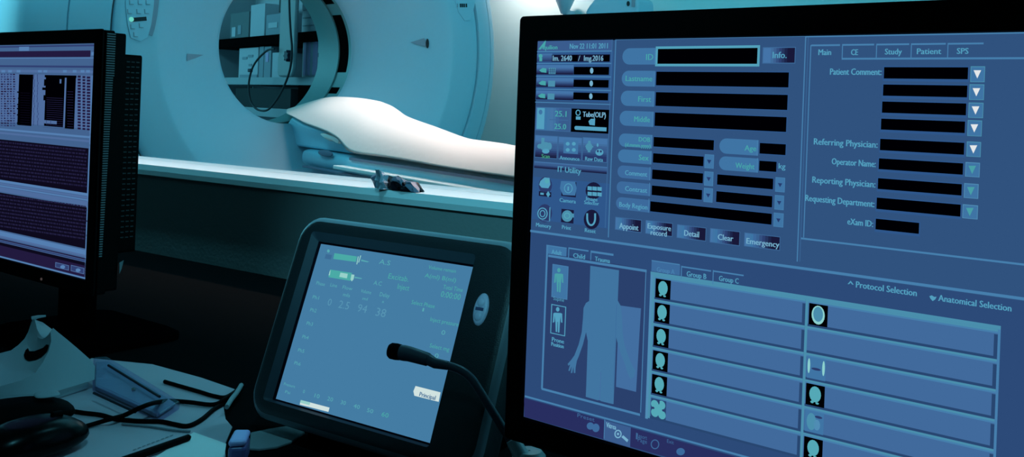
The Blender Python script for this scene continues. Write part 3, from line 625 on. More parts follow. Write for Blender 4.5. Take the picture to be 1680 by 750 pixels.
for x0, y0, x1, y1, ts in ((1010, 355.7, 1052.8, 382.2, [('Appoint', 1016.5, 374.5, 1047.5)]), (1059.8, 361, 1103.7, 388.8, [('Exposure', 1063, 374.5, 1101), ('record', 1068, 385, 1094)]),
                       (1111.3, 368, 1158.6, 396.3, [('Detail', 1123, 386.5, 1147)]), (1165.6, 374.2, 1214, 403.9, [('Clear', 1178, 393, 1203)]), (1221.8, 381.4, 1280, 411.5, [('Emergency', 1225, 399.5, 1278.5)])):
    s.grad(x0, y0, x1, y1, ['g1', 'pill', 'g2', 'g3', 'g4', 'g4'], 2); s.frame(x0, y0, x1, y1, 1.1, 'lined', 3)
    for t, a_, b_, c_ in ts: s.T(t, a_, b_, c_, 8.6 if len(ts) > 1 else 9.5, 'txtw', bold=.6)
# panel 2
s.H(1323, 59.2, 1695, 2.2, 'line', 3); s.Vl(1330, 74, 391, 1.6, 'line', 3); s.Vl(1326, 60, 431, .9, 'lined', 2)
for i, (x0, x1, y) in enumerate(((1331.5, 1378.6, 73.2), (1382, 1434.6, 72.4), (1438, 1492, 71.8), (1495, 1552, 71.2), (1555, 1614, 70.6))):
    s.H(x0, y, x1, 2.8, 'line', 3)
    if i: s.Vl(x0, y, 96, 1.5, 'line', 3)
s.H(1381.2, 95, 1692, 3.0, 'line', 3)
for t, x0, x1, y in (('Main', 1343, 1363.5, 90.5), ('CE', 1396.5, 1407.5, 90.5), ('Study', 1452, 1479.5, 89.5), ('Patient', 1504.5, 1544, 89), ('SPS', 1570, 1588.7, 88.5)): s.T(t, x0, y, x1, 9.6, 'txt', bold=.7)
for x0, y0, x1, y1 in ((1450.9, 110.2, 1588, 130.2), (1449.5, 138.6, 1586.8, 159.9), (1447.8, 166.5, 1585, 189.3), (1446.1, 194.6, 1583, 218.4), (1444.5, 227.7, 1581.7, 254), (1442.4, 259.7, 1579.8, 286.8), (1440.9, 292.2, 1577.6, 321), (1438.8, 324, 1575.8, 355.6), (1437.2, 358.7, 1507.7, 383.8)):
    s.R(x0 - 1.4, y0 - 1.8, x1 + 1.6, y1 + 4.5, 'bg2', 2); s.R(x0, y0, x1, y1, 'black', 3)
for t, x0, x1, y in (('Patient Comment:', 1362, 1446, 122.6), ('Referring Physician:', 1335.5, 1439.5, 237), ('Operator Name:', 1364.8, 1436.5, 269.5), ('Reporting Physician:', 1333, 1436, 299.5), ('Requesting Department:', 1321.5, 1434.4, 329.5), ('eXam ID:', 1390.5, 1432.2, 368)):
    s.T(t, x0, y, x1, 10.4, 'txt', bold=.8)
for i, (x0, y0, x1, y1) in enumerate(((1592.9, 108.8, 1615.6, 135), (1591, 138.2, 1614.3, 164.4), (1589.6, 168.2, 1613, 194), (1588, 197, 1610.6, 224), (1586.6, 232, 1609, 258), (1584.4, 265.8, 1607.2, 291.2), (1582.2, 300.4, 1605, 326.4), (1579.8, 335, 1604, 360.2))):
    s.R(x0, y0, x1, y1, 'teal' if i < 5 else 'arr', 3); cx, cy = (x0 + x1) / 2 - .5, (y0 + y1) / 2 - .5
    s.R(x0 + 1.2, y0 + 1.4, x1 - 1, y1 - 1, 'pill', 4); s.P([(cx - 6, cy - 6), (cx + 6.4, cy - 6), (cx, cy + 7.4)], 'white' if i < 5 else 'tealdk', 5)
s.H(1314.6, 389.6, 1698, 3.0, 'line', 3)
# lower half
s.H(866, 376.4, 1702, 3.6, 'line', 3)
s.q(aL_, bB, aR_, BM.uv(867, 381)[1], 'bgd', 0.5)
s.P([(897, 403), (930, 407), (930, 419), (1062, 442), (1050, 678), (889, 637)], 'figbg', 1)
s.R(898.5, 402, 929.5, 421, 'pill', 2)
s.H(897, 401.5, 930, 1.6, 'line', 3); s.Vl(897, 402, 640, 3.0, 'line', 3); s.H(900, 417.5, 1061.5, 4.0, 'line', 3); s.Vl(1059.5, 446, 679, 1.4, 'line', 3); s.H(889, 636, 1050.5, 3.6, 'line', 3)
s.H(933, 405.8, 966, 2.4, 'line', 3); s.Vl(933, 406, 423, 1.4, 'line', 3); s.H(969.5, 411, 1007, 3.4, 'line', 3); s.Vl(969.5, 411, 427, 1.4, 'line', 3)
s.T('Adult', 905.5, 416.5, 922, 7.5, 'txt', bold=.3); s.T('Child', 941, 422.5, 960, 7.6, 'txt', bold=.5); s.T('Trauma', 976.5, 428, 1001, 7.6, 'txt', bold=.5)
s.P([(969, 436), (1016, 443.5), (1007, 663), (961.6, 651)], 'body', 3); s.P([(1016, 501), (1052, 506), (1044, 643), (1011, 634.6)], 'bodyc', 3)
pbx = [(985, 452), (988, 446), (994, 445), (1000, 448), (1003, 455), (1003, 465), (1000, 474), (998, 482), (1004, 488), (1014, 493), (1019, 502), (1021, 520), (1022, 545), (1025, 565), (1032, 586), (1038, 600), (1043, 608), (1041, 618), (1035, 622), (1030, 612), (1026, 598), (1019, 580), (1013, 560), (1010, 545), (1009, 580), (1007, 620), (1006, 663),
       (986, 658), (986, 610), (984, 640), (982, 657), (961.6, 651), (964, 600), (965, 560), (962, 545), (957, 565), (950, 585), (947, 592), (945, 603), (944.5, 612), (942, 612), (941.5, 602), (939.5, 612), (937, 612), (938.5, 601), (935, 609), (933, 608), (936, 598), (933, 600), (932, 597), (938, 590), (943, 583), (950, 565), (955, 545), (957, 522), (958, 505), (962, 497), (972, 491), (982, 487), (986, 481), (985, 472), (983, 462)]
bm = bmesh.new(); vs_ = [bm.verts.new((x, y, 0)) for x, y in pbx]; bm.faces.new(vs_); bm.normal_update(); bmesh.ops.triangulate(bm, faces=bm.faces); bm.verts.index_update()
s.mb.add([BM.pt(*BM.uv(v.co.x, v.co.y), 4 * s.L) for v in bm.verts], [[v.index for v in f.verts] for f in bm.faces], 'screen_body'); bm.free()
s.Vl(986, 610, 657, 1.2, 'bodyc', 5); s.Vl(1012, 500, 640, .8, 'pilld', 5); s.H(962, 437, 1012, .0001, 'line', 5)
def mini(x, y, k, mat, l):
    s.E(x, y - 15 * k, 2.6 * k, 3.4 * k, mat, l); s.P([(x - 5 * k, y - 10 * k), (x + 5 * k, y - 9.4 * k), (x + 3.4 * k, y + 4 * k), (x - 3.6 * k, y + 3.6 * k)], mat, l)
    s.P([(x - 6.6 * k, y - 9 * k), (x - 4.4 * k, y - 10 * k), (x - 5 * k, y + 4 * k), (x - 7.4 * k, y + 5 * k)], mat, l); s.P([(x + 4.4 * k, y - 9.4 * k), (x + 6.6 * k, y - 8.6 * k), (x + 7 * k, y + 5 * k), (x + 4.8 * k, y + 4.4 * k)], mat, l)
    s.P([(x - 3.4 * k, y + 3.5 * k), (x - .4 * k, y + 3.8 * k), (x - .9 * k, y + 19 * k), (x - 3 * k, y + 18.5 * k)], mat, l); s.P([(x + .4 * k, y + 3.8 * k), (x + 3.3 * k, y + 4 * k), (x + 2.4 * k, y + 19.6 * k), (x + .3 * k, y + 19.4 * k)], mat, l)
s.R(907, 433, 931, 492, 'pill', 2); s.frame(907, 433, 931, 492, 1, 'line', 3); mini(917.5, 459, 1.05, 'tealdk', 4); s.T('Supine', 908.5, 492, 926, 6, 'txt', 5)
s.R(905, 498.6, 927, 552, 'figbg', 2); s.frame(905, 498.6, 927.5, 552, 1.4, 'txt', 3); mini(915.6, 524, 1.1, 'txt', 4); s.T('Prone', 906, 559.5, 925.5, 7, 'txt', bold=.6); s.T('Position', 905, 567, 925, 6.5, 'txt', bold=.6)
# protocol table
a0, b0 = BM.uv(1072, 451); b6 = BM.uv(1060, 684.5)[1]; aM = BM.uv(1318, 600)[0]; aM0 = BM.uv(1322.5, 490)[0]; aE = BM.uv(1638, 533)[0]; rh = (b0 - b6) / 6
s.R(1069.5, 427.5, 1115.5, 452, 'pilld', 2); s.H(1069.5, 426.6, 1115.5, 1.8, 'line', 3)
s.H(1118, 436.2, 1167, 2.4, 'line', 3); s.Vl(1118, 436, 459, 1.5, 'line', 3); s.H(1170, 443.4, 1220.5, 2.4, 'line', 3); s.Vl(1170, 443, 467, 1.5, 'line', 3)
s.T('Group A', 1078, 445.5, 1107, 8, 'line', 6, bold=.6); s.T('Group B', 1127, 453, 1159, 8.6, 'txt', bold=.5); s.T('Group C', 1180, 460.5, 1212, 8.6, 'txt', bold=.5)
s.q(a0 - .0022, b6 - .001, a0, b0 + .002, 'arr', 2); s.q(aM, b6 - rh * 2, aM0, b0, 'rowd', 2); s.q(aE, b6 - rh * 2, aE + .0014, b0, 'line', 2); s.q(a0 - .0022, b0, aE + .0014, b0 + .0022, 'teal', 3)
for i in range(8):
    y1_, y0_ = b0 - rh * i, b0 - rh * (i + 1)
    for c0, c1 in ((a0, aM), (aM0, aE)):
        if i >= 6 and c0 == a0: continue
        s.q(c0, y0_, c1, y1_, 'row', 2); s.q(c0, y1_ - .0013, c1, y1_, 'teal', 4); s.q(c0, y1_ - .0024, c1, y1_ - .0013, 'line', 3); s.q(c0, y0_, c1, y0_ + .0016, 'rowd', 3); s.q(c1 - .002, y0_, c1, y1_ - .003, 'rowd', 3); s.q(c0, y0_, c0 + .0018, y1_, 'teal', 4)
        kind = {0: ('r', 'n', 'm', 'b', 's', 'b', 's', 'b')[i], 1: ('b', 'b', 'b', 'b', 'b', 'x', 'x', 'x')[i]}[1 if c0 == a0 else 0]
        cx = c0 + .0018 + rh * .40; cy = (y0_ + y1_) / 2 - .0004; hw = rh * .36; hh = rh * .40
        if kind == 'n': continue
        if kind in 'br': s.q(cx - hw, cy - hh, cx + hw, cy + hh, 'black', 5)
        else: s.q(cx - hw, cy - hh, cx + hw, cy + hh, 'rowd' if kind == 'x' else 'pill', 5)
        def ell(x, y, rx, ry, mat, l, n=18): s.mb.poly([BM.pt(x + rx * math.cos(2 * math.pi * t / n), y + ry * math.sin(2 * math.pi * t / n), l * s.L) for t in range(n)], 'screen_' + mat)
        if kind == 'b': ell(cx, cy + hh * .1, hw * .62, hh * .74, 'brain', 6); ell(cx - hw * .3, cy - hh * .66, hw * .18, hh * .12, 'brain', 6); ell(cx + hw * .25, cy - hh * .7, hw * .18, hh * .1, 'brain', 6)
        if kind == 'r': ell(cx, cy, hw * .70, hh * .88, 'brainw', 6); ell(cx, cy + hh * .08, hw * .52, hh * .70, 'teal', 7)
        if kind == 'm':
            for sx in (-1, 1): ell(cx + sx * hw * .78, cy + hh * .15, hw * .14, hh * .7, 'brainw', 6)
            ell(cx, cy - hh * .05, hw * .5, hh * .12, 'g3', 6)
        if kind == 'x':
            for tx, ty in ((-.5, .4), (.4, .5), (-.45, -.45), (.5, -.5), (0, 0)): ell(cx + tx * hw, cy + ty * hh, hw * .5, hh * .45, 'brain', 6)
            ell(cx + .05 * hw, cy + .75 * hh, hw * .1, hh * .25, 'g3', 7); ell(cx + .7 * hw, cy, hw * .2, hh * .12, 'g3', 7); ell(cx - .7 * hw, cy, hw * .2, hh * .12, 'g3', 7)
        if kind == 's': ell(cx - .3 * hw, cy, hw * .5, hh * .8, 'teal', 6); ell(cx + .45 * hw, cy + hh * .55, hw * .4, hh * .12, 'g3', 6); ell(cx + .3 * hw, cy - hh * .2, hw * .35, hh * .5, 'arr', 6)
s.P([(1391, 466), (1396, 460.5), (1401, 467), (1398.5, 467), (1396, 463.6), (1393.5, 466.2)], 'txt', 4); s.T('Protocol Selection', 1404.5, 471.5, 1503.8, 10.5, 'txt', bold=.8)
s.P([(1525, 486), (1529, 484.5), (1533, 487), (1537, 486.8), (1535, 491), (1530.5, 494), (1527, 490)], 'txt', 4); s.T('Anatomical Selection', 1539.5, 493.5, 1659, 10.5, 'txt', bold=.8)
s.H(861.5, 648.5, 1720, 3.0, 'line', 3)
s.P([(860, 653), (1230, 756), (1700, 900), (1700, 922), (860.2, 683.8)], 'purp', 0.7)
s.T('Preset', 948, 684, 976, 6.5, 'lined'); s.E(969, 699, 6, 6, 'pilld', 3); s.E(978, 702, 6, 7, 'pilld', 3)
s.R(992, 689.5, 1034, 734, 'g2', 2); s.Vl(992, 688, 720, 1.2, 'line', 3); s.T('Vitrea', 995, 700.5, 1011, 8.5, 'txtw', bold=.6); s.ring(1014.5, 712, 6, 7, 2.0, 'txtw', 4); s.E(1014.5, 712, 1.8, 2.2, 'txtw', 4); s.P([(1020, 717), (1023, 714), (1031.5, 721.5), (1029.5, 725.5)], 'txtw', 4)
s.T('Report', 1045, 717, 1062, 7, 'lined'); s.T('Page', 1047, 724, 1062, 7, 'lined'); s.R(1044, 710, 1046, 721, 'lined', 3); s.ring(1075, 729, 7, 8, 1.6, 'lined', 3); s.T('Exit', 1095, 726, 1106, 6, 'lined'); s.E(1117, 741, 7, 6, 'pilld', 3)
s.mb.build('screen', bigm, recalc=False)

# ------------------------------------------------------------------ left monitor
LM = vp_plane(150, 265, 1.24, -1259)
lT = LM.uv(156.3, 71.5)[1]; lB = LM.uv(143.7, 458.8)[1]; lR = (LM.uv(156.3, 72)[0] + LM.uv(143.7, 458)[0]) / 2; lL = lR - (lT - lB) * 1.25
lm = thing('monitor', 'black monitor on the far side of the desk with dark data tables on its screen', 'monitor', V((*LM.pt((lL + lR) / 2, 0, -.05).xy, DESK.z)))
bz = .0175
shell(lm, LM, lL - bz, lR + bz, lB - .02, lT + .0185, lL, lR, lB, lT, .004)
vx = lR + bz
MB().loft([LM.rring(lL - bz + .001, vx - .001, lB - .019, lT + .0175, .004, -.0045), LM.rring(lL - bz + .001, vx - .001, lB - .019, lT + .0175, .004, -.016)], 'monitor_black').build('middle_shell', lm, smooth=40)
vr = MB(); nv = 92
for i in range(nv):
    z = lB + .03 + (lT + .012 - lB - .03) * i / (nv - 1); dd = .0115 * (.35 + .65 * (i / nv)) if i < nv * .8 else .0115
    vr.box(LM.pt(vx - .0012, z, -.0048), LM.n * -dd, LM.u * .0016, UP * .0015, 'vent_rib')
vr.build('side_vent', lm)
MB().loft([LM.rring(lL - bz + .002, vx - .002, lB - .016, lT + .0150, .004, -.0165), LM.rring(lL - bz + .002, vx - .002, lB - .016, lT + .0150, .004, -.032)], 'monitor_black').build('rear_shell', lm, smooth=40)
rx0, rx1, ry0, ry1 = lL + .02, vx - .012, lB + .03, lT - .011
MB().loft([LM.rring(rx0, rx1, ry0, ry1, .004, -.0325), LM.rring(rx0, rx1, ry0, ry1, .004, -.062), LM.rring(rx0 + .02, rx1 - .02, ry0 + .02, ry1 - .02, .004, -.068)], 'monitor_black').build('rear_housing', lm, smooth=40)
vf = MB()
for i in range(34):
    for j in range(3):
        z = ry0 + .02 + (ry1 - ry0 - .03) * i / 33
        vf.box(LM.pt(rx1 - .0005, z + random.uniform(-.0004, .0004), -.040 - j * .0068), LM.n * -.0045, LM.u * .0011, UP * .0013, 'vent_fleck')
vf.build('rear_vent', lm)
q = [(195.5, 431), (202.5, 427), (199, 441), (195.5, 449)]; 
MB().prism([hit(x, y, LM.pt(vx + .001, 0), LM.u) for x, y in q], LM.u * .0008, 'vent_rib').build('pale_quad', lm)  # small pale quad at the monitor's side
stand(lm, LM, (lL + lR) / 2, lB + .06, .085)
a, b = LM.uv(72, 457.5); MB().prism([LM.pt(a + .0018 * math.cos(t), b + .0018 * math.sin(t), .003) for t in [i * math.pi / 6 for i in range(12)]], LM.n * .001, 'led_dim').build('power_lamp', lm)
s = Screen(LM); s.left = lL + .002; Screen.L = .00016; s.q(lL, lB, lR, lT, 'lm_bg', 0)
s.R(-5, 74, 156, 85, 'lm_bg', 1); s.H(-5, 76, 156, 2.5, 'lm_mid', 2); s.R(32, 77, 48, 83.5, 'lm_hi', 3); s.H(-5, 84.6, 149, 9.5, 'lm_bar', 2); s.R(150.5, 85.5, 154.5, 91, 'lm_hi', 3); s.H(-5, 95, 156, 1.2, 'lm_hi', 2)
s.H(-5, 107, 155, 3, 'lm_mid', 1); s.H(-5, 114, 155, 4, 'lm_cell', 2)
for x in (3, 14, 28, 63, 72, 104, 120, 133, 142): s.R(x, 115, x + 6, 119, 'lm_hi', 3)
s.R(-5, 121, 152, 212, 'lm_cell', 1)
def R4(x0, y0, x1, y1, mat, l=3): s.R(x0, y0, x1, y1, mat, l)
for x in (2, 7, 12, 17, 22): 
    for k in range(22): s.R(x, 121 + 4 * k, x + random.uniform(2, 4), 123.4 + 4 * k, 'lm_mid' if random.random() < .6 else 'lm_bar', 3)
R4(32, 122, 52, 207, 'black')
for k in range(17):
    if random.random() < .5: s.R(28 + random.uniform(0, 2), 150 + 3.4 * k, 34, 152.5 + 3.4 * k, 'black', 3)
for x in (56, 62): 
    for k in range(20): s.Vl(x + random.uniform(-1, 1), 122 + 4.2 * k, 126 + 4.2 * k, 1.0, 'lm_mid', 3)
R4(76, 123, 104, 209, 'black'); R4(74, 123, 126, 128, 'black'); R4(110, 124, 122, 212, 'black'); R4(70, 143.5, 78, 148, 'black'); R4(73, 130, 78, 141, 'black'); R4(72, 156, 78, 165, 'black'); R4(71, 209, 122, 213, 'lm_bar', 3)
for k in range(14): s.H(34, 152 + 4 * k, 50, .8, 'lm_dk', 4); s.H(77, 160 + 3.4 * k, 104, .8, 'lm_tx', 4); s.H(111, 150 + 4.4 * k, 121, .8, 'lm_tx', 4)
s.R(73, 197, 94, 204, 'lm_cell', 5); s.Vl(77, 197, 204, .8, 'lm_mid', 6); s.Vl(84, 197, 204, .8, 'lm_mid', 6); s.R(99, 130, 101.5, 137, 'lm_cell', 5)
for x, w in ((128, 5), (136, 4.5), (143, 5.5)):
    for k in range(18): s.R(x, 124 + 5 * k + (x - 128) * .1, x + w, 127.6 + 5 * k + (x - 128) * .1, 'lm_bar' if random.random() < .8 else 'lm_tx', 3)
s.Vl(151.5, 124, 460, 2.6, 'lm_hi', 4)
for k, (yy, c) in enumerate(((206, 'lm_bg'), (210, 'lm_hi'), (216, 'lm_cell'), (222, 'lm_bg'))): s.H(-5, yy, 150, 3.0, c, 4)
def table(y0, y1, n, seed):
    rnd = random.Random(seed); s.H(-5, y0, 146, y1 - y0, 'lm_dk', 3)
    for k in range(n):
        y = y0 + 3 + (y1 - y0 - 5) * k / n; x = proj(LM.pt(lL, (lT + lB) / 2))[0] + 4 + rnd.uniform(0, 3)
        while x < 142:
            w = rnd.uniform(1.2, 5); s.H(x, y + (x + 5) * (.10 + .00036 * (y - 225)), min(144, x + w), 2.6, 'lm_tx', 4); x += w + rnd.uniform(.5, 1.6)
table(228, 294, 11, 3)
for yy, c, w in ((294, 'lm_hi', 4), (299, 'lm_cell', 3), (303, 'lm_hi', 2), (306, 'lm_cell', 7)): s.H(-5, yy, 150, w, c, 4)
table(315, 376, 10, 5)
for yy, c, w in ((378, 'lm_hi', 7), (385, 'lm_cell', 3), (390, 'lm_bar', 2), (393, 'lm_mid', 2), (396, 'lm_dk', 5), (401, 'lm_bar', 17), (418.6, 'lm_hi', 2.2)): s.H(-5, yy, 148, w, c, 4)
for x0, y0, x1, y1 in ((92, 430, 114, 444), (117.5, 434.5, 139, 450)): s.R(x0, y0, x1, y1, 'lm_mid', 5); s.frame(x0, y0, x1, y1, 1, 'lm_cell', 6); s.E((x0 + x1) / 2 + 1, (y0 + y1) / 2 + 1, 4, 3, 'lm_hi', 6)
s.mb.build('screen', lm, recalc=False)

# ------------------------------------------------------------------ tilted touch panel
th = math.atan2(1600, 2353); TL_ = math.radians(20)
tu = V((math.cos(th), -math.sin(th), 0)); tbk = V((math.sin(th), math.cos(th), 0)); tv = UP * math.cos(TL_) + tbk * math.sin(TL_)
TB = Plane(at(615, 560, 1.0), tu, tv)
cs = [TB.uv(*p) for p in ((527, 401), (780, 438), (708, 727), (452, 655))]
tx0, tx1 = (cs[0][0] + cs[3][0]) / 2, (cs[1][0] + cs[2][0]) / 2; ty1, ty0 = (cs[0][1] + cs[1][1]) / 2, (cs[2][1] + cs[3][1]) / 2
ox0 = TB.uv(447, 530)[0]; oy1 = TB.uv(660, 372)[1]; oy0 = TB.uv(540, 722)[1]; ox1 = tx1 + (tx0 - ox0) * 1.55
tab2 = thing('touch_panel', 'tilted dark touch panel with a pale blue screen standing on the desk', 'control panel', V((*TB.pt((ox0 + ox1) / 2, 0, -.05).xy, DESK.z)))
R_ = TB.rring; cr = .028; d0 = .006
pbr('tablet_lit_edge', (.25, .27, .31), .4, .5)  # paler shell colour that holds the light along the rounded edge
def tr_(k, d, r=1.0): return R_(ox0 + k, ox1 - k, oy0 + k, oy1 - k, cr * r, d)
MB().loft([tr_(.02, -.042, .6), tr_(.006, -.036, .9), tr_(0, -.022), tr_(0, -.008), tr_(.0008, -.003)], 'tablet_shell', cap1=False).build('rear_shell', tab2, smooth=60)
MB().loft([tr_(.0008, -.003), tr_(.002, -.0005), tr_(.004, .0018, .95), tr_(.0068, .0038, .9)], 'tablet_lit_edge', cap0=False, cap1=False).build('lit_edge', tab2, smooth=60)
MB().loft([tr_(.0068, .0038, .9), tr_(.009, .0050, .85), tr_(.013, d0, .8), R_(tx0 - .013, tx1 + .002, ty0 - .004, ty1 + .012, .004, d0)], 'tablet_shell', cap0=False, cap1=False).build('front_bezel', tab2, smooth=60)
MB().loft([R_(tx0 - .013, tx1 + .002, ty0 - .004, ty1 + .012, .004, d0), R_(tx0 - .0035, tx1 + .0008, ty0 - .0018, ty1 + .0022, .001, .0012)], 'tablet_bevel', cap0=False, cap1=False).build('screen_bevel', tab2)
MB().loft([R_(tx0 - .0035, tx1 + .0008, ty0 - .0018, ty1 + .0022, .001, .0012), R_(tx0, tx1, ty0, ty1, .0005, -.0012)], 'tablet_gap', cap0=False, cap1=False).build('screen_gap', tab2)
a, b = TB.uv(795, 510); bo = MB()
def oval(k, d): return [TB.pt(a + .0075 * k * math.cos(t), b + .0145 * k * math.sin(t), d) for t in [i * math.pi / 12 for i in range(24)]]
bo.loft([oval(1.1, d0 - .0005), oval(1.08, d0 + .0012), oval(.9, d0 + .0026), oval(.6, d0 + .003)], 'button_grey'); bob = bo.build('rocker_button', tab2, smooth=60)
for k in (-1, 1):
    kc = [[TB.pt(a + .0045 * r * math.cos(t), b + k * .0066 + .0052 * r * math.sin(t), d0 + .0029 + h_) for t in [i * math.pi / 8 for i in range(16)]] for r, h_ in ((1, 0), (.8, .0012), (.4, .0018))]
    MB().loft(kc, 'button_grey').build('button_dome', bob, smooth=60)
MB().cbox(TB.pt(a, b, d0 + .003), TB.u * .009, TB.v * .003, TB.n * .0012, 'button_dark').build('button_mark', bob)
sc_ = TB.pt((ox0 + ox1) / 2, oy0 + .06, -.045)
MB().prism([sc_ - tu * .05 + tbk * 0, sc_ + tu * .05, V((*(sc_ + tu * .06 + tbk * .05).xy, DESK.z + .012)), V((*(sc_ - tu * .06 + tbk * .05).xy, DESK.z + .012))], tbk * .03, 'stand_black').build('stand_neck', tab2, bevel=.005)
fz = V((*(sc_ + tbk * .02).xy, DESK.z + .001)); P2 = Plane(fz, tu, tbk); P2.n = UP
MB().loft([P2.rring(-.09, .09, -.07, .09, .03, 0), P2.rring(-.09, .09, -.07, .09, .03, .008), P2.rring(-.08, .08, -.06, .08, .03, .013)], 'stand_black').build('stand_foot', tab2, smooth=40)
Screen.L = .00014
s = Screen(TB); s.q(tx0, ty0, tx1, ty1, 'tb', 0)
s.P([(549, 415.5), (586, 421), (584, 430), (547, 425)], 'tg', 2); s.P([(587.5, 421), (589, 421), (586.5, 434), (585, 434)], 'tl', 3); s.P([(591.5, 419.5), (593, 419.5), (589.5, 431), (588, 431)], 'tl', 3); s.P([(593, 426), (606, 429.5), (603, 430.5), (592.5, 428.5)], 'tt', 2)
s.P([(542, 442.5), (578, 448), (575, 461), (539, 455)], 'tg', 2); s.P([(559, 447.5), (571, 449.5), (569.5, 457), (557, 454.5)], 'tl', 3); s.P([(577, 450.5), (582, 451), (580.5, 458.5), (577.5, 462), (575.5, 459)], 'tl', 3); s.P([(582, 454), (594, 456.5), (593.5, 458), (582, 456.5)], 'tt', 2)
s.E(539, 412, 2.2, 2.6, 'tt', 2); s.R(535, 417, 543, 426, 'tbd', 2); s.P([(541, 446), (543, 442.5), (541.5, 452), (539.5, 452)], 'tl', 3)
for t, x0, y, x1, cap, c in (('A.S', 622, 433, 640, 8, 'tt'), ('A.C', 613, 467, 626, 7, 'tt'), ('Excitab.', 637, 457, 670, 9, 'tg'), ('Inject', 652, 474, 671, 9, 'tg'), ('Volume remain', 703, 441, 748, 6, 'tg'), ('A(ml) B(ml)', 697, 455, 748, 7, 'tg'), ('Total Time', 727, 474, 759, 7, 'tg'), ('0:00:00', 723, 487, 755, 10, 'tg'),
        ('Phase', 519, 467, 533, 6, 'tt'), ('Line', 542, 470, 553, 6, 'tt'), ('Flow', 562, 474, 578, 6, 'tt'), ('mls', 563, 486, 574, 6, 'tt'), ('Volume', 592, 480, 609, 6, 'tt'), ('ml', 595, 492, 603, 5, 'tt'), ('Delay', 623, 486, 639, 7, 'tt'), ('s', 627, 497, 630, 5, 'tt'), ('Ph1', 513, 490, 523, 6, 'tt'), ('Ph2', 509, 511, 519, 6, 'tt'), ('Ph3', 503, 533, 513, 6, 'tt'), ('Ph4', 496, 555, 506, 6, 'tt'), ('Ph5', 489, 577, 499, 6, 'tt'), ('Ph6', 483, 598, 493, 6, 'tt'),
        ('0', 537, 501, 543, 12, 'tn'), ('2.5', 555, 505, 572, 13, 'tn'), ('94', 586, 511, 601, 13, 'tn'), ('38', 616, 518, 632, 14, 'tn'), ('Select Phase', 675, 499, 713, 7, 'tg'), ('1', 693, 511, 695.5, 6, 'tt'), ('Inject pressure', 706, 527, 752, 7, 'tg'), ('0', 724, 549, 730, 8, 'tt'), ('Select mg', 705, 570, 737, 7, 'tg'), ('0', 713, 587, 719, 8, 'tt'),
        ('Pressure', 466, 632, 484, 5, 'tt'), ('Psi', 468, 645, 476, 5, 'tt'), ('0', 497, 645, 500, 6, 'tt'), ('10', 516, 652, 524, 7, 'tt'), ('20', 537, 657, 546, 7, 'tt'), ('30', 559, 663, 567, 7, 'tt'), ('40', 580, 669, 590, 7, 'tt'), ('50', 602, 676, 612, 7, 'tt'), ('60', 626, 683, 637, 8, 'tg')): s.T(t, x0, y, x1, cap, c, 4)
s.P([(494, 656.5), (541, 669), (539, 676), (492, 664)], 'tw', 2); s.P([(494, 656.5), (510, 660.5), (508, 665), (492.5, 661)], 'tl', 3)
s.P([(682, 633.5), (723, 644), (720, 659.5), (680, 649.5), (678.5, 642)], 'tw', 2); s.T('Principal', 688, 650, 714, 7.5, 'tbd', 4, bold=.5)
s.mb.build('screen', tab2, recalc=False)

# ------------------------------------------------------------------ gooseneck microphone
mz = [(643.5, 576, .865), (672, 581, .86), (702, 590, .855), (735, 600, .845), (757, 608, .84), (774, 622, .835), (788, 643, .83), (803, 667, .825), (818, 691, .82), (834, 717, .815), (850, 744, .812)]
P_ = [at(*q) for q in mz]
bb = at(866, 752, .815); mroot = thing('gooseneck_microphone', 'thin dark gooseneck microphone bending across the touch panel', 'microphone', V((bb.x, bb.y, DESK.z)))
MB().tube(smoothpts(P_[3:], 6), .0036, 'mic_grey', 14).build('gooseneck', mroot, smooth=60)
hd_ = (P_[1] - P_[0]).normalized()
MB().tube([P_[0] + hd_ * .004, P_[0] + hd_ * .012, P_[1], P_[2], P_[2] + (P_[3] - P_[2]) * .05, P_[3] - hd_ * .012, P_[3]], [.0066, .0069, .0066, .0058, .0050, .0045, .0038], 'mic_grey', 24).build('barrel', mroot, smooth=50)
MB().tube([P_[0] - hd_ * .0035, P_[0] - hd_ * .003, P_[0] - hd_ * .001, P_[0] + hd_ * .004, P_[0] + hd_ * .008], [.003, .0056, .0070, .0073, .0069], 'mic_foam', 24).build('grille', mroot, smooth=60)
MB().tube([P_[9] + (P_[10] - P_[9]) * .1 + V((.0022, 0, 0)), P_[10] + V((.004, 0, -.004))], [.0056, .0070], 'mic_base', 20).build('collar', mroot, smooth=50, bevel=.001)
top = at(868, 747, .815); r0 = .014
MB().lathe(V((top.x, top.y, 0)), UP, V((1, 0, 0)), V((0, 1, 0)), [(.001, top.z + .004), (r0 * .75, top.z + .004), (r0, top.z), (r0 * 1.02, top.z - .01), (r0 * 1.15, DESK.z + .02), (.04, DESK.z + .012), (.042, DESK.z + .001), (.001, DESK.z + .001)], 'mic_base', 40).build('base', mroot, smooth=40)

# ------------------------------------------------------------------ desk clutter
def flat(name, pts, th_, mat, label, cat, z=0.0, **k):
    return tag(MB().prism([dp(x, y, z) for x, y in pts], UP * th_, mat).build(name, **k), label, cat)
pad = flat('desk_pad', [(60, 646), (96, 618), (150, 590), (250, 600), (330, 622), (385, 641), (366, 665), (370, 690), (381, 703), (369, 732), (372, 800), (60, 900), (-160, 760)], .002, 'desk_pad', 'grey blue desk pad with cables lying across it', 'desk pad', .0006, bevel=.0006)
pp = MB()
for i in range(9):
    x = 218 + i * 7.6; y = 738 - i * 2.9; pp.poly([dp(x, y, .0031), dp(x + 5, y - 2, .0031), dp(x + 5.6, y - .6, .0031), dp(x + .6, y + 1.4, .0031)], 'pad_print')
pp.build('printed_line', pad, recalc=False)
flat('paper_sheet', [(318, 711), (371, 730), (362, 790), (150, 820)], .0012, 'paper_white', 'brightest white paper sheet at the bottom of the desk pad', 'paper', .0032)
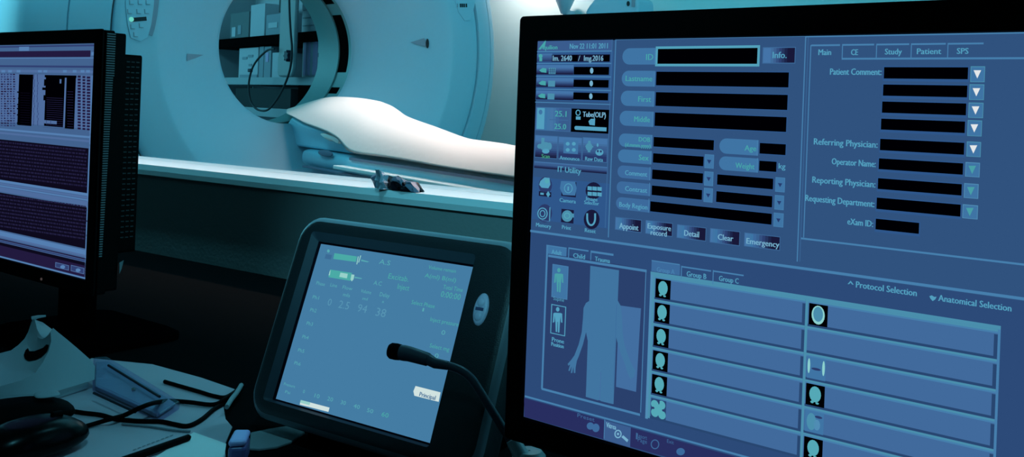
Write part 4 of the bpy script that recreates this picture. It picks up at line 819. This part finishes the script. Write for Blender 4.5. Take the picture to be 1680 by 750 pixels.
pen = MB().tube([dp(170, 770, .0075), dp(200, 757, .0075), dp(309, 718, .0075), dp(312, 716.8, .0075)], [.0035, .0042, .0034, .0015], 'cable_black', 12); tag(pen.build('pen', smooth=50), 'thin black pen lying along the edge of the white paper sheet', 'pen')
flat('paper_slip', [(411, 714), (440, 708), (470, 703), (500, 713), (478, 729), (455, 737), (425, 741), (409, 740)], .003, 'cloth_grey', 'dull grey cloth lying under the lower corner of the touch panel', 'cloth', .0006, bevel=.001).name = 'cleaning_cloth'
# lavender block
lb0 = [dp(x, y) for x, y in ((372, 770), (402, 768), (410, 748), (383, 748))]
lav = thing('tape_dispenser', 'small lavender topped purple block beside the grey cloth', 'dispenser', (lb0[0] + lb0[2]) / 2 + UP * .001)
hb = at(378, 728, dp(372, 770).y).z - DESK.z
MB().prism([p + UP * .001 for p in lb0], UP * (hb * .8), 'purple_plastic').build('body', lav, bevel=.004)
MB().prism([p + UP * (.001 + hb * .8) for p in lb0], UP * (hb * .25), 'lavender_plastic').build('lid', lav, bevel=.004)
# clear strip
strip = [dp(x, y, .0028) for x, y in ((153, 598), (176, 597), (295, 672), (262, 694), (152, 643))]
clr = tag(MB().prism(strip, UP * .010, 'clear_plastic').build('plastic_sleeve', bevel=.002), 'clear purplish plastic sleeve lying on the desk pad beside the pale cradle', 'plastic sleeve')
fl = MB().prism([p + UP * .002 + (sum(strip, V()) / 5 - p) * .08 for p in strip], UP * .004, 'film_blue'); fl.build('film_insert', clr, bevel=.001)
for e0, e1 in (((178, 599.5), (262, 651)), ((154, 645), (222, 676))):
    MB().tube([dp(*e0, .0135), dp(*e1, .0135)], .0016, 'film_dark', 8).build('edge_strip', clr)
g_ = dp(219, 640, .014); MB().tube([g_ - V((.0015, 0, 0)), g_ + V((.0015, 0, .001))], .0022, 'chrome', 10).build('sleeve_glint', clr, smooth=60)  # small bright bead put in as a highlight on the sleeve
# cables on the desk
def cable(pts, r, mat, label, z=.0045, name='cable'):
    return tag(MB().tube(smoothpts([dp(x, y, z + (q[0] if q else 0)) for x, y, *q in pts], 6), r, mat, 8).build(name, smooth=60), label, 'cable')
cable([(114, 674), (140, 678), (165, 681), (190, 687.5), (225, 691), (264, 692), (285, 696), (308, 699), (330, 689), (352, 671), (372, 660), (392, 647)], .0026, 'cable_black', 'black cable from the flat black scanner sagging lowest across the desk pad', .0050)
cable([(136, 701), (160, 694), (184, 687, .004), (205, 681, .003), (228, 670, .014), (250, 662, .013), (275, 658), (310, 660), (350, 664), (372, 653, .004), (392, 640, .004)], .0026, 'cable_black', 'black cable from the mouse crossing over the plastic sleeve', .0062)
cable([(270, 626), (290, 632), (325, 642), (352, 650), (372, 651), (398, 634)], .0024, 'cable_black', 'thin black cable near the dark back edge of the desk pad', .0050)
cable([(200, 696), (245, 700), (285, 706), (312, 708)], .0013, 'pad_print', 'very thin grey cord lying just over the white paper sheet', .0042)
cable([(372, 668), (380, 655), (388, 645), (396, 632)], .0028, 'vent_rib', 'short shiny grey cable end beside the left edge of the touch panel', .0125, 'cable')
# mouse
def blob(name, c, ux, uy, lx, ly, lz, mat, par=None, pw=2.4, flat_=.35, **k):
    rings = []
    for i in range(1, 14):
        ph = -math.pi / 2 + math.pi * i / 14; ring = []
        for j in range(28):
            t = 2 * math.pi * j / 28; cx_, sx_ = math.cos(t), math.sin(t)
            x = math.copysign(abs(cx_) ** (2 / pw), cx_) * math.cos(ph) ** .6; y = math.copysign(abs(sx_) ** (2 / pw), sx_) * math.cos(ph) ** .6; z = math.sin(ph)
            z = z * (flat_ if z < 0 else 1); hz = 1 - .28 * max(0, x) ** 2 - .1 * min(0, x) ** 2
            ring.append(c + ux * (x * lx) + uy * (y * ly) + UP * (z * lz * hz))
        rings.append(ring)
    return MB().loft(rings, mat).build(name, par, smooth=60, **k)
tip = dp(138, 702, .015); ux = (tip - dp(10, 738, .015)); ux.z = 0; ux.normalize(); uy = V((-ux.y, ux.x, 0))
mc = tip - ux * .056; mc.z = DESK.z + .014
mou = thing('computer_mouse', 'glossy black computer mouse on the desk pad with a white glint', 'mouse', V((mc.x, mc.y, DESK.z + .0028)))
blob('body', mc, ux, uy, .056, .032, .024, 'mouse_black', mou, flat_=.45)
MB().tube([mc + ux * .020 + UP * .0225, mc + ux * .030 + UP * .0218], .0035, 'cable_black', 10).build('scroll_wheel', mou, smooth=50)
# flat black device behind it
c2 = dp(60, 668, .014); e2 = dp(116, 674, .012); u2 = e2 - dp(0, 690, .012); u2.z = 0; u2.normalize(); v2 = V((-u2.y, u2.x, 0)); c2 = e2 - u2 * .062 - v2 * .008; c2.z = DESK.z + .0165
scn = thing('barcode_scanner', 'flat matt black hand scanner with a pale button lying between the mouse and the cradle', 'scanner', V((c2.x, c2.y, DESK.z + .0028)))
blob('body', c2, u2, v2, .064, .030, .017, 'cable_black', scn, 3.2, .75)
q = hit(77, 647.5, c2 + UP * .0185, UP); blob('button', q, u2, v2, .0125, .012, .003, 'cradle_shell', scn, 3)
# cradle
A0 = dp(155, 642); B0 = dp(0, 692); fd = (B0 - A0); fd.z = 0; fd.normalize(); fp = V((fd.y, -fd.x, 0))
if fp.x > 0: fp = -fp
cro = thing('handset_cradle', 'pale wedge shaped handset cradle with a raised hook and a dark crescent slot', 'cradle', (A0 + fd * .08 + fp * .04) + UP * .0028)
def np(x, y, w): return hit(x, y, A0 + fp * w, fp)
nearp = [(156, 601), (148, 590), (130, 574), (110, 557), (95, 545), (87, 538), (83, 545), (84, 560), (80, 576), (70, 595), (58, 612), (35, 624), (0, 634), (-60, 652)]
farp = [(130, 580), (118, 568), (104, 553), (85, 540), (70, 529), (53, 523), (50, 533), (46, 545), (40, 556), (30, 566), (18, 575), (6, 578), (-40, 590), (-110, 604)]
WF = .062
n_ = [np(x, y, 0) for x, y in nearp]; f_ = [np(x, y, WF) for x, y in farp]
rows = []
for k in range(9):
    t = k / 8; row = []
    for i, (p, q) in enumerate(zip(n_, f_)):
        r = p.lerp(q, t); dip = .012 * math.sin(math.pi * t) ** 1.0 if 3 <= i <= 8 else .004 * math.sin(math.pi * t)
        if i == 5: dip = .016 * math.sin(math.pi * min(1, t * 1.15)) ** .6
        r.z = max(r.z - dip, DESK.z + .02); row.append(r)
    lo = [V((p.x, p.y, DESK.z + .014)) for p in row[::-1]]
    rows.append(row + lo)
MB().loft(rows, 'cradle_shell').build('body', cro, smooth=32, bevel=.0018)
sk = [A0 + fd * .004 + fp * .004, A0 + fd * .30 + fp * .004, A0 + fd * .30 + fp * .058, A0 + fd * .004 + fp * .058]
MB().prism([V((p.x, p.y, DESK.z + .0028)) for p in sk], UP * .0112, 'cradle_skirt').build('skirt', cro, bevel=.003)
# crescent slot
from mathutils.bvhtree import BVHTree
def drape(verts, faces, pts, off):
    bvh = BVHTree.FromPolygons(verts, faces); out = []
    for x, y in pts:
        r = ray(x, y).normalized(); h = bvh.ray_cast(EYE, r); out.append((h[0] - r * off) if h[0] is not None else None)
    return out
cv = [p for r in rows for p in r]; nn = len(rows[0]); cf = [[i * nn + j, i * nn + (j + 1) % nn, (i + 1) * nn + (j + 1) % nn, (i + 1) * nn + j] for i in range(8) for j in range(nn)]
cup = [(39, 583), (42, 575), (46, 572), (48, 577), (54, 579), (62, 577), (70, 572), (76, 566), (80, 567), (78, 574), (70, 584), (60, 590), (48, 592), (41, 589)]
cr_ = [p for p in drape(cv, cf, cup, .003) if p is not None]
if len(cr_) > 6: MB().prism(cr_, V((0, 0, .0006)), 'cable_black').build('crescent_slot', cro)
hk = [np(53, 523, WF * .98), np(62, 520, WF * .9), np(75, 518.5, WF * .8)]
MB().tube(hk, [.003, .002, .0012], 'cradle_shell', 10).build('hook', cro, smooth=50)

# ------------------------------------------------------------------ light
def area(name, loc, target, sx, sy, power, col, spread=180):
    l = bpy.data.lights.new(name, 'AREA'); l.shape = 'RECTANGLE'; l.size, l.size_y = sx, sy; l.energy = power; l.color = col; l.spread = math.radians(spread)
    o = bpy.data.objects.new(name, l); C.objects.link(o); o.location = loc; o.rotation_euler = (target - loc).to_track_quat('-Z', 'Y').to_euler(); return o
TEAL = (.16, .78, 1.0)
area('exam_ceiling_light', rm(-2.6, -3.3, CZ - .06), rm(-2.6, -3.3, 0), 3.5, 2.2, 24, TEAL)
area('exam_end_fill', rm(2.2, -3.2, 2.0), GC, 2.2, 1.4, 46, TEAL)  # added fill from the right end for the scanner face, no fixture
area('exam_left_fill', rm(-7.0, -2.6, 2.0), rm(-4.2, -3.4, 1.4), 1.6, 1.6, 40, TEAL)  # unseen fill added for the scanner's left flank and the rack
area('exam_front_fill', rm(-3.8, mw - .35, 2.6), rm(-4.6, -2.8, 1.3), 1.6, .3, 30, TEAL)  # fill added over the window to brighten the scanner's left cover
tcen = tp(.35, .18)
lt = area('blanket_fill', tcen + UP * 1.3, tcen, 1.9, .35, 4.5, (1, .80, .72), 50); lt.rotation_euler[2] = math.atan2(TD.y, TD.x)  # added white light that bleaches the blanket, no such lamp hangs there
sl = A + wa * .45
area('sill_top_fill', sl - wm * .9 + UP * 1.35, sl, 2.0, .06, 1.5, (1, .66, .56), 16)  # invented narrow wash, there only to whiten the sill top
s2 = rm(A.dot(wa) + .3, mw + .12, 2.3)
l2 = area('sill_lip_fill', s2, s2 - UP, 2.6, .03, 2.4, TEAL, 42); l2.rotation_euler[2] = math.atan2(wa.y, wa.x)  # unseen strip added to light the front lip of the sill
wl = FP.pt(*FP.uv(895, -105), .35)
area('exam_wall_lamp', wl, FP.pt(*FP.uv(895, -60)), .3, .1, 6.5, (1, .64, .6), 120)
area('control_ceiling_light', rm(-1.3, .7, CZ - .06), rm(-1.0, -.3, .8), 1.2, .8, 2, TEAL)
def spot(name, loc, target, power, deg, blend=.8, soft=.03):
    l = bpy.data.lights.new(name, 'SPOT'); l.energy = power; l.color = TEAL; l.spot_size = math.radians(deg); l.spot_blend = blend; l.shadow_soft_size = soft
    o = bpy.data.objects.new(name, l); C.objects.link(o); o.location = loc; o.rotation_euler = (target - loc).to_track_quat('-Z', 'Y').to_euler()
spot('desk_pad_fill', rm(-.35, -.35, 1.95), dp(200, 720), 11, 30)  # fill spot added above the desk pad, without a fixture
spot('under_sill_fill', rm(.45, .9, 2.1), hit(840, 375, rm(0, mw), wm), 110, 20, 1.0)  # added spot that brightens the wall below the sill on the right

tt = TB.pt((ox0 + ox1) / 2, oy1, -.01)
spot('panel_rim_fill', tt + tbk * .42 + UP * .85, tt, 9, 30, .9)  # spot added behind the touch panel to brighten its top edge

# ------------------------------------------------------------------ camera, world
cam = bpy.data.cameras.new('camera'); co = bpy.data.objects.new('camera', cam); C.objects.link(co)
from mathutils import Matrix
co.matrix_world = Matrix(((cR, -sR, 0, 0), (0, 0, -1, 0), (sR, cR, 0, H), (0, 0, 0, 1)))
cam.sensor_width = 36; cam.lens = F / 1680 * 36; cam.shift_y = -(375 - PY) / 1680; cam.shift_x = 0; cam.clip_start = .02
bpy.context.scene.camera = co
w = bpy.data.worlds.new('world'); bpy.context.scene.world = w; w.use_nodes = True
w.node_tree.nodes['Background'].inputs[0].default_value = (.01, .03, .04, 1); w.node_tree.nodes['Background'].inputs[1].default_value = .02
vs = bpy.context.scene.view_settings; vs.view_transform = 'Standard'; vs.look = 'None'; vs.exposure = 0; vs.gamma = 1; vs.use_curve_mapping = False
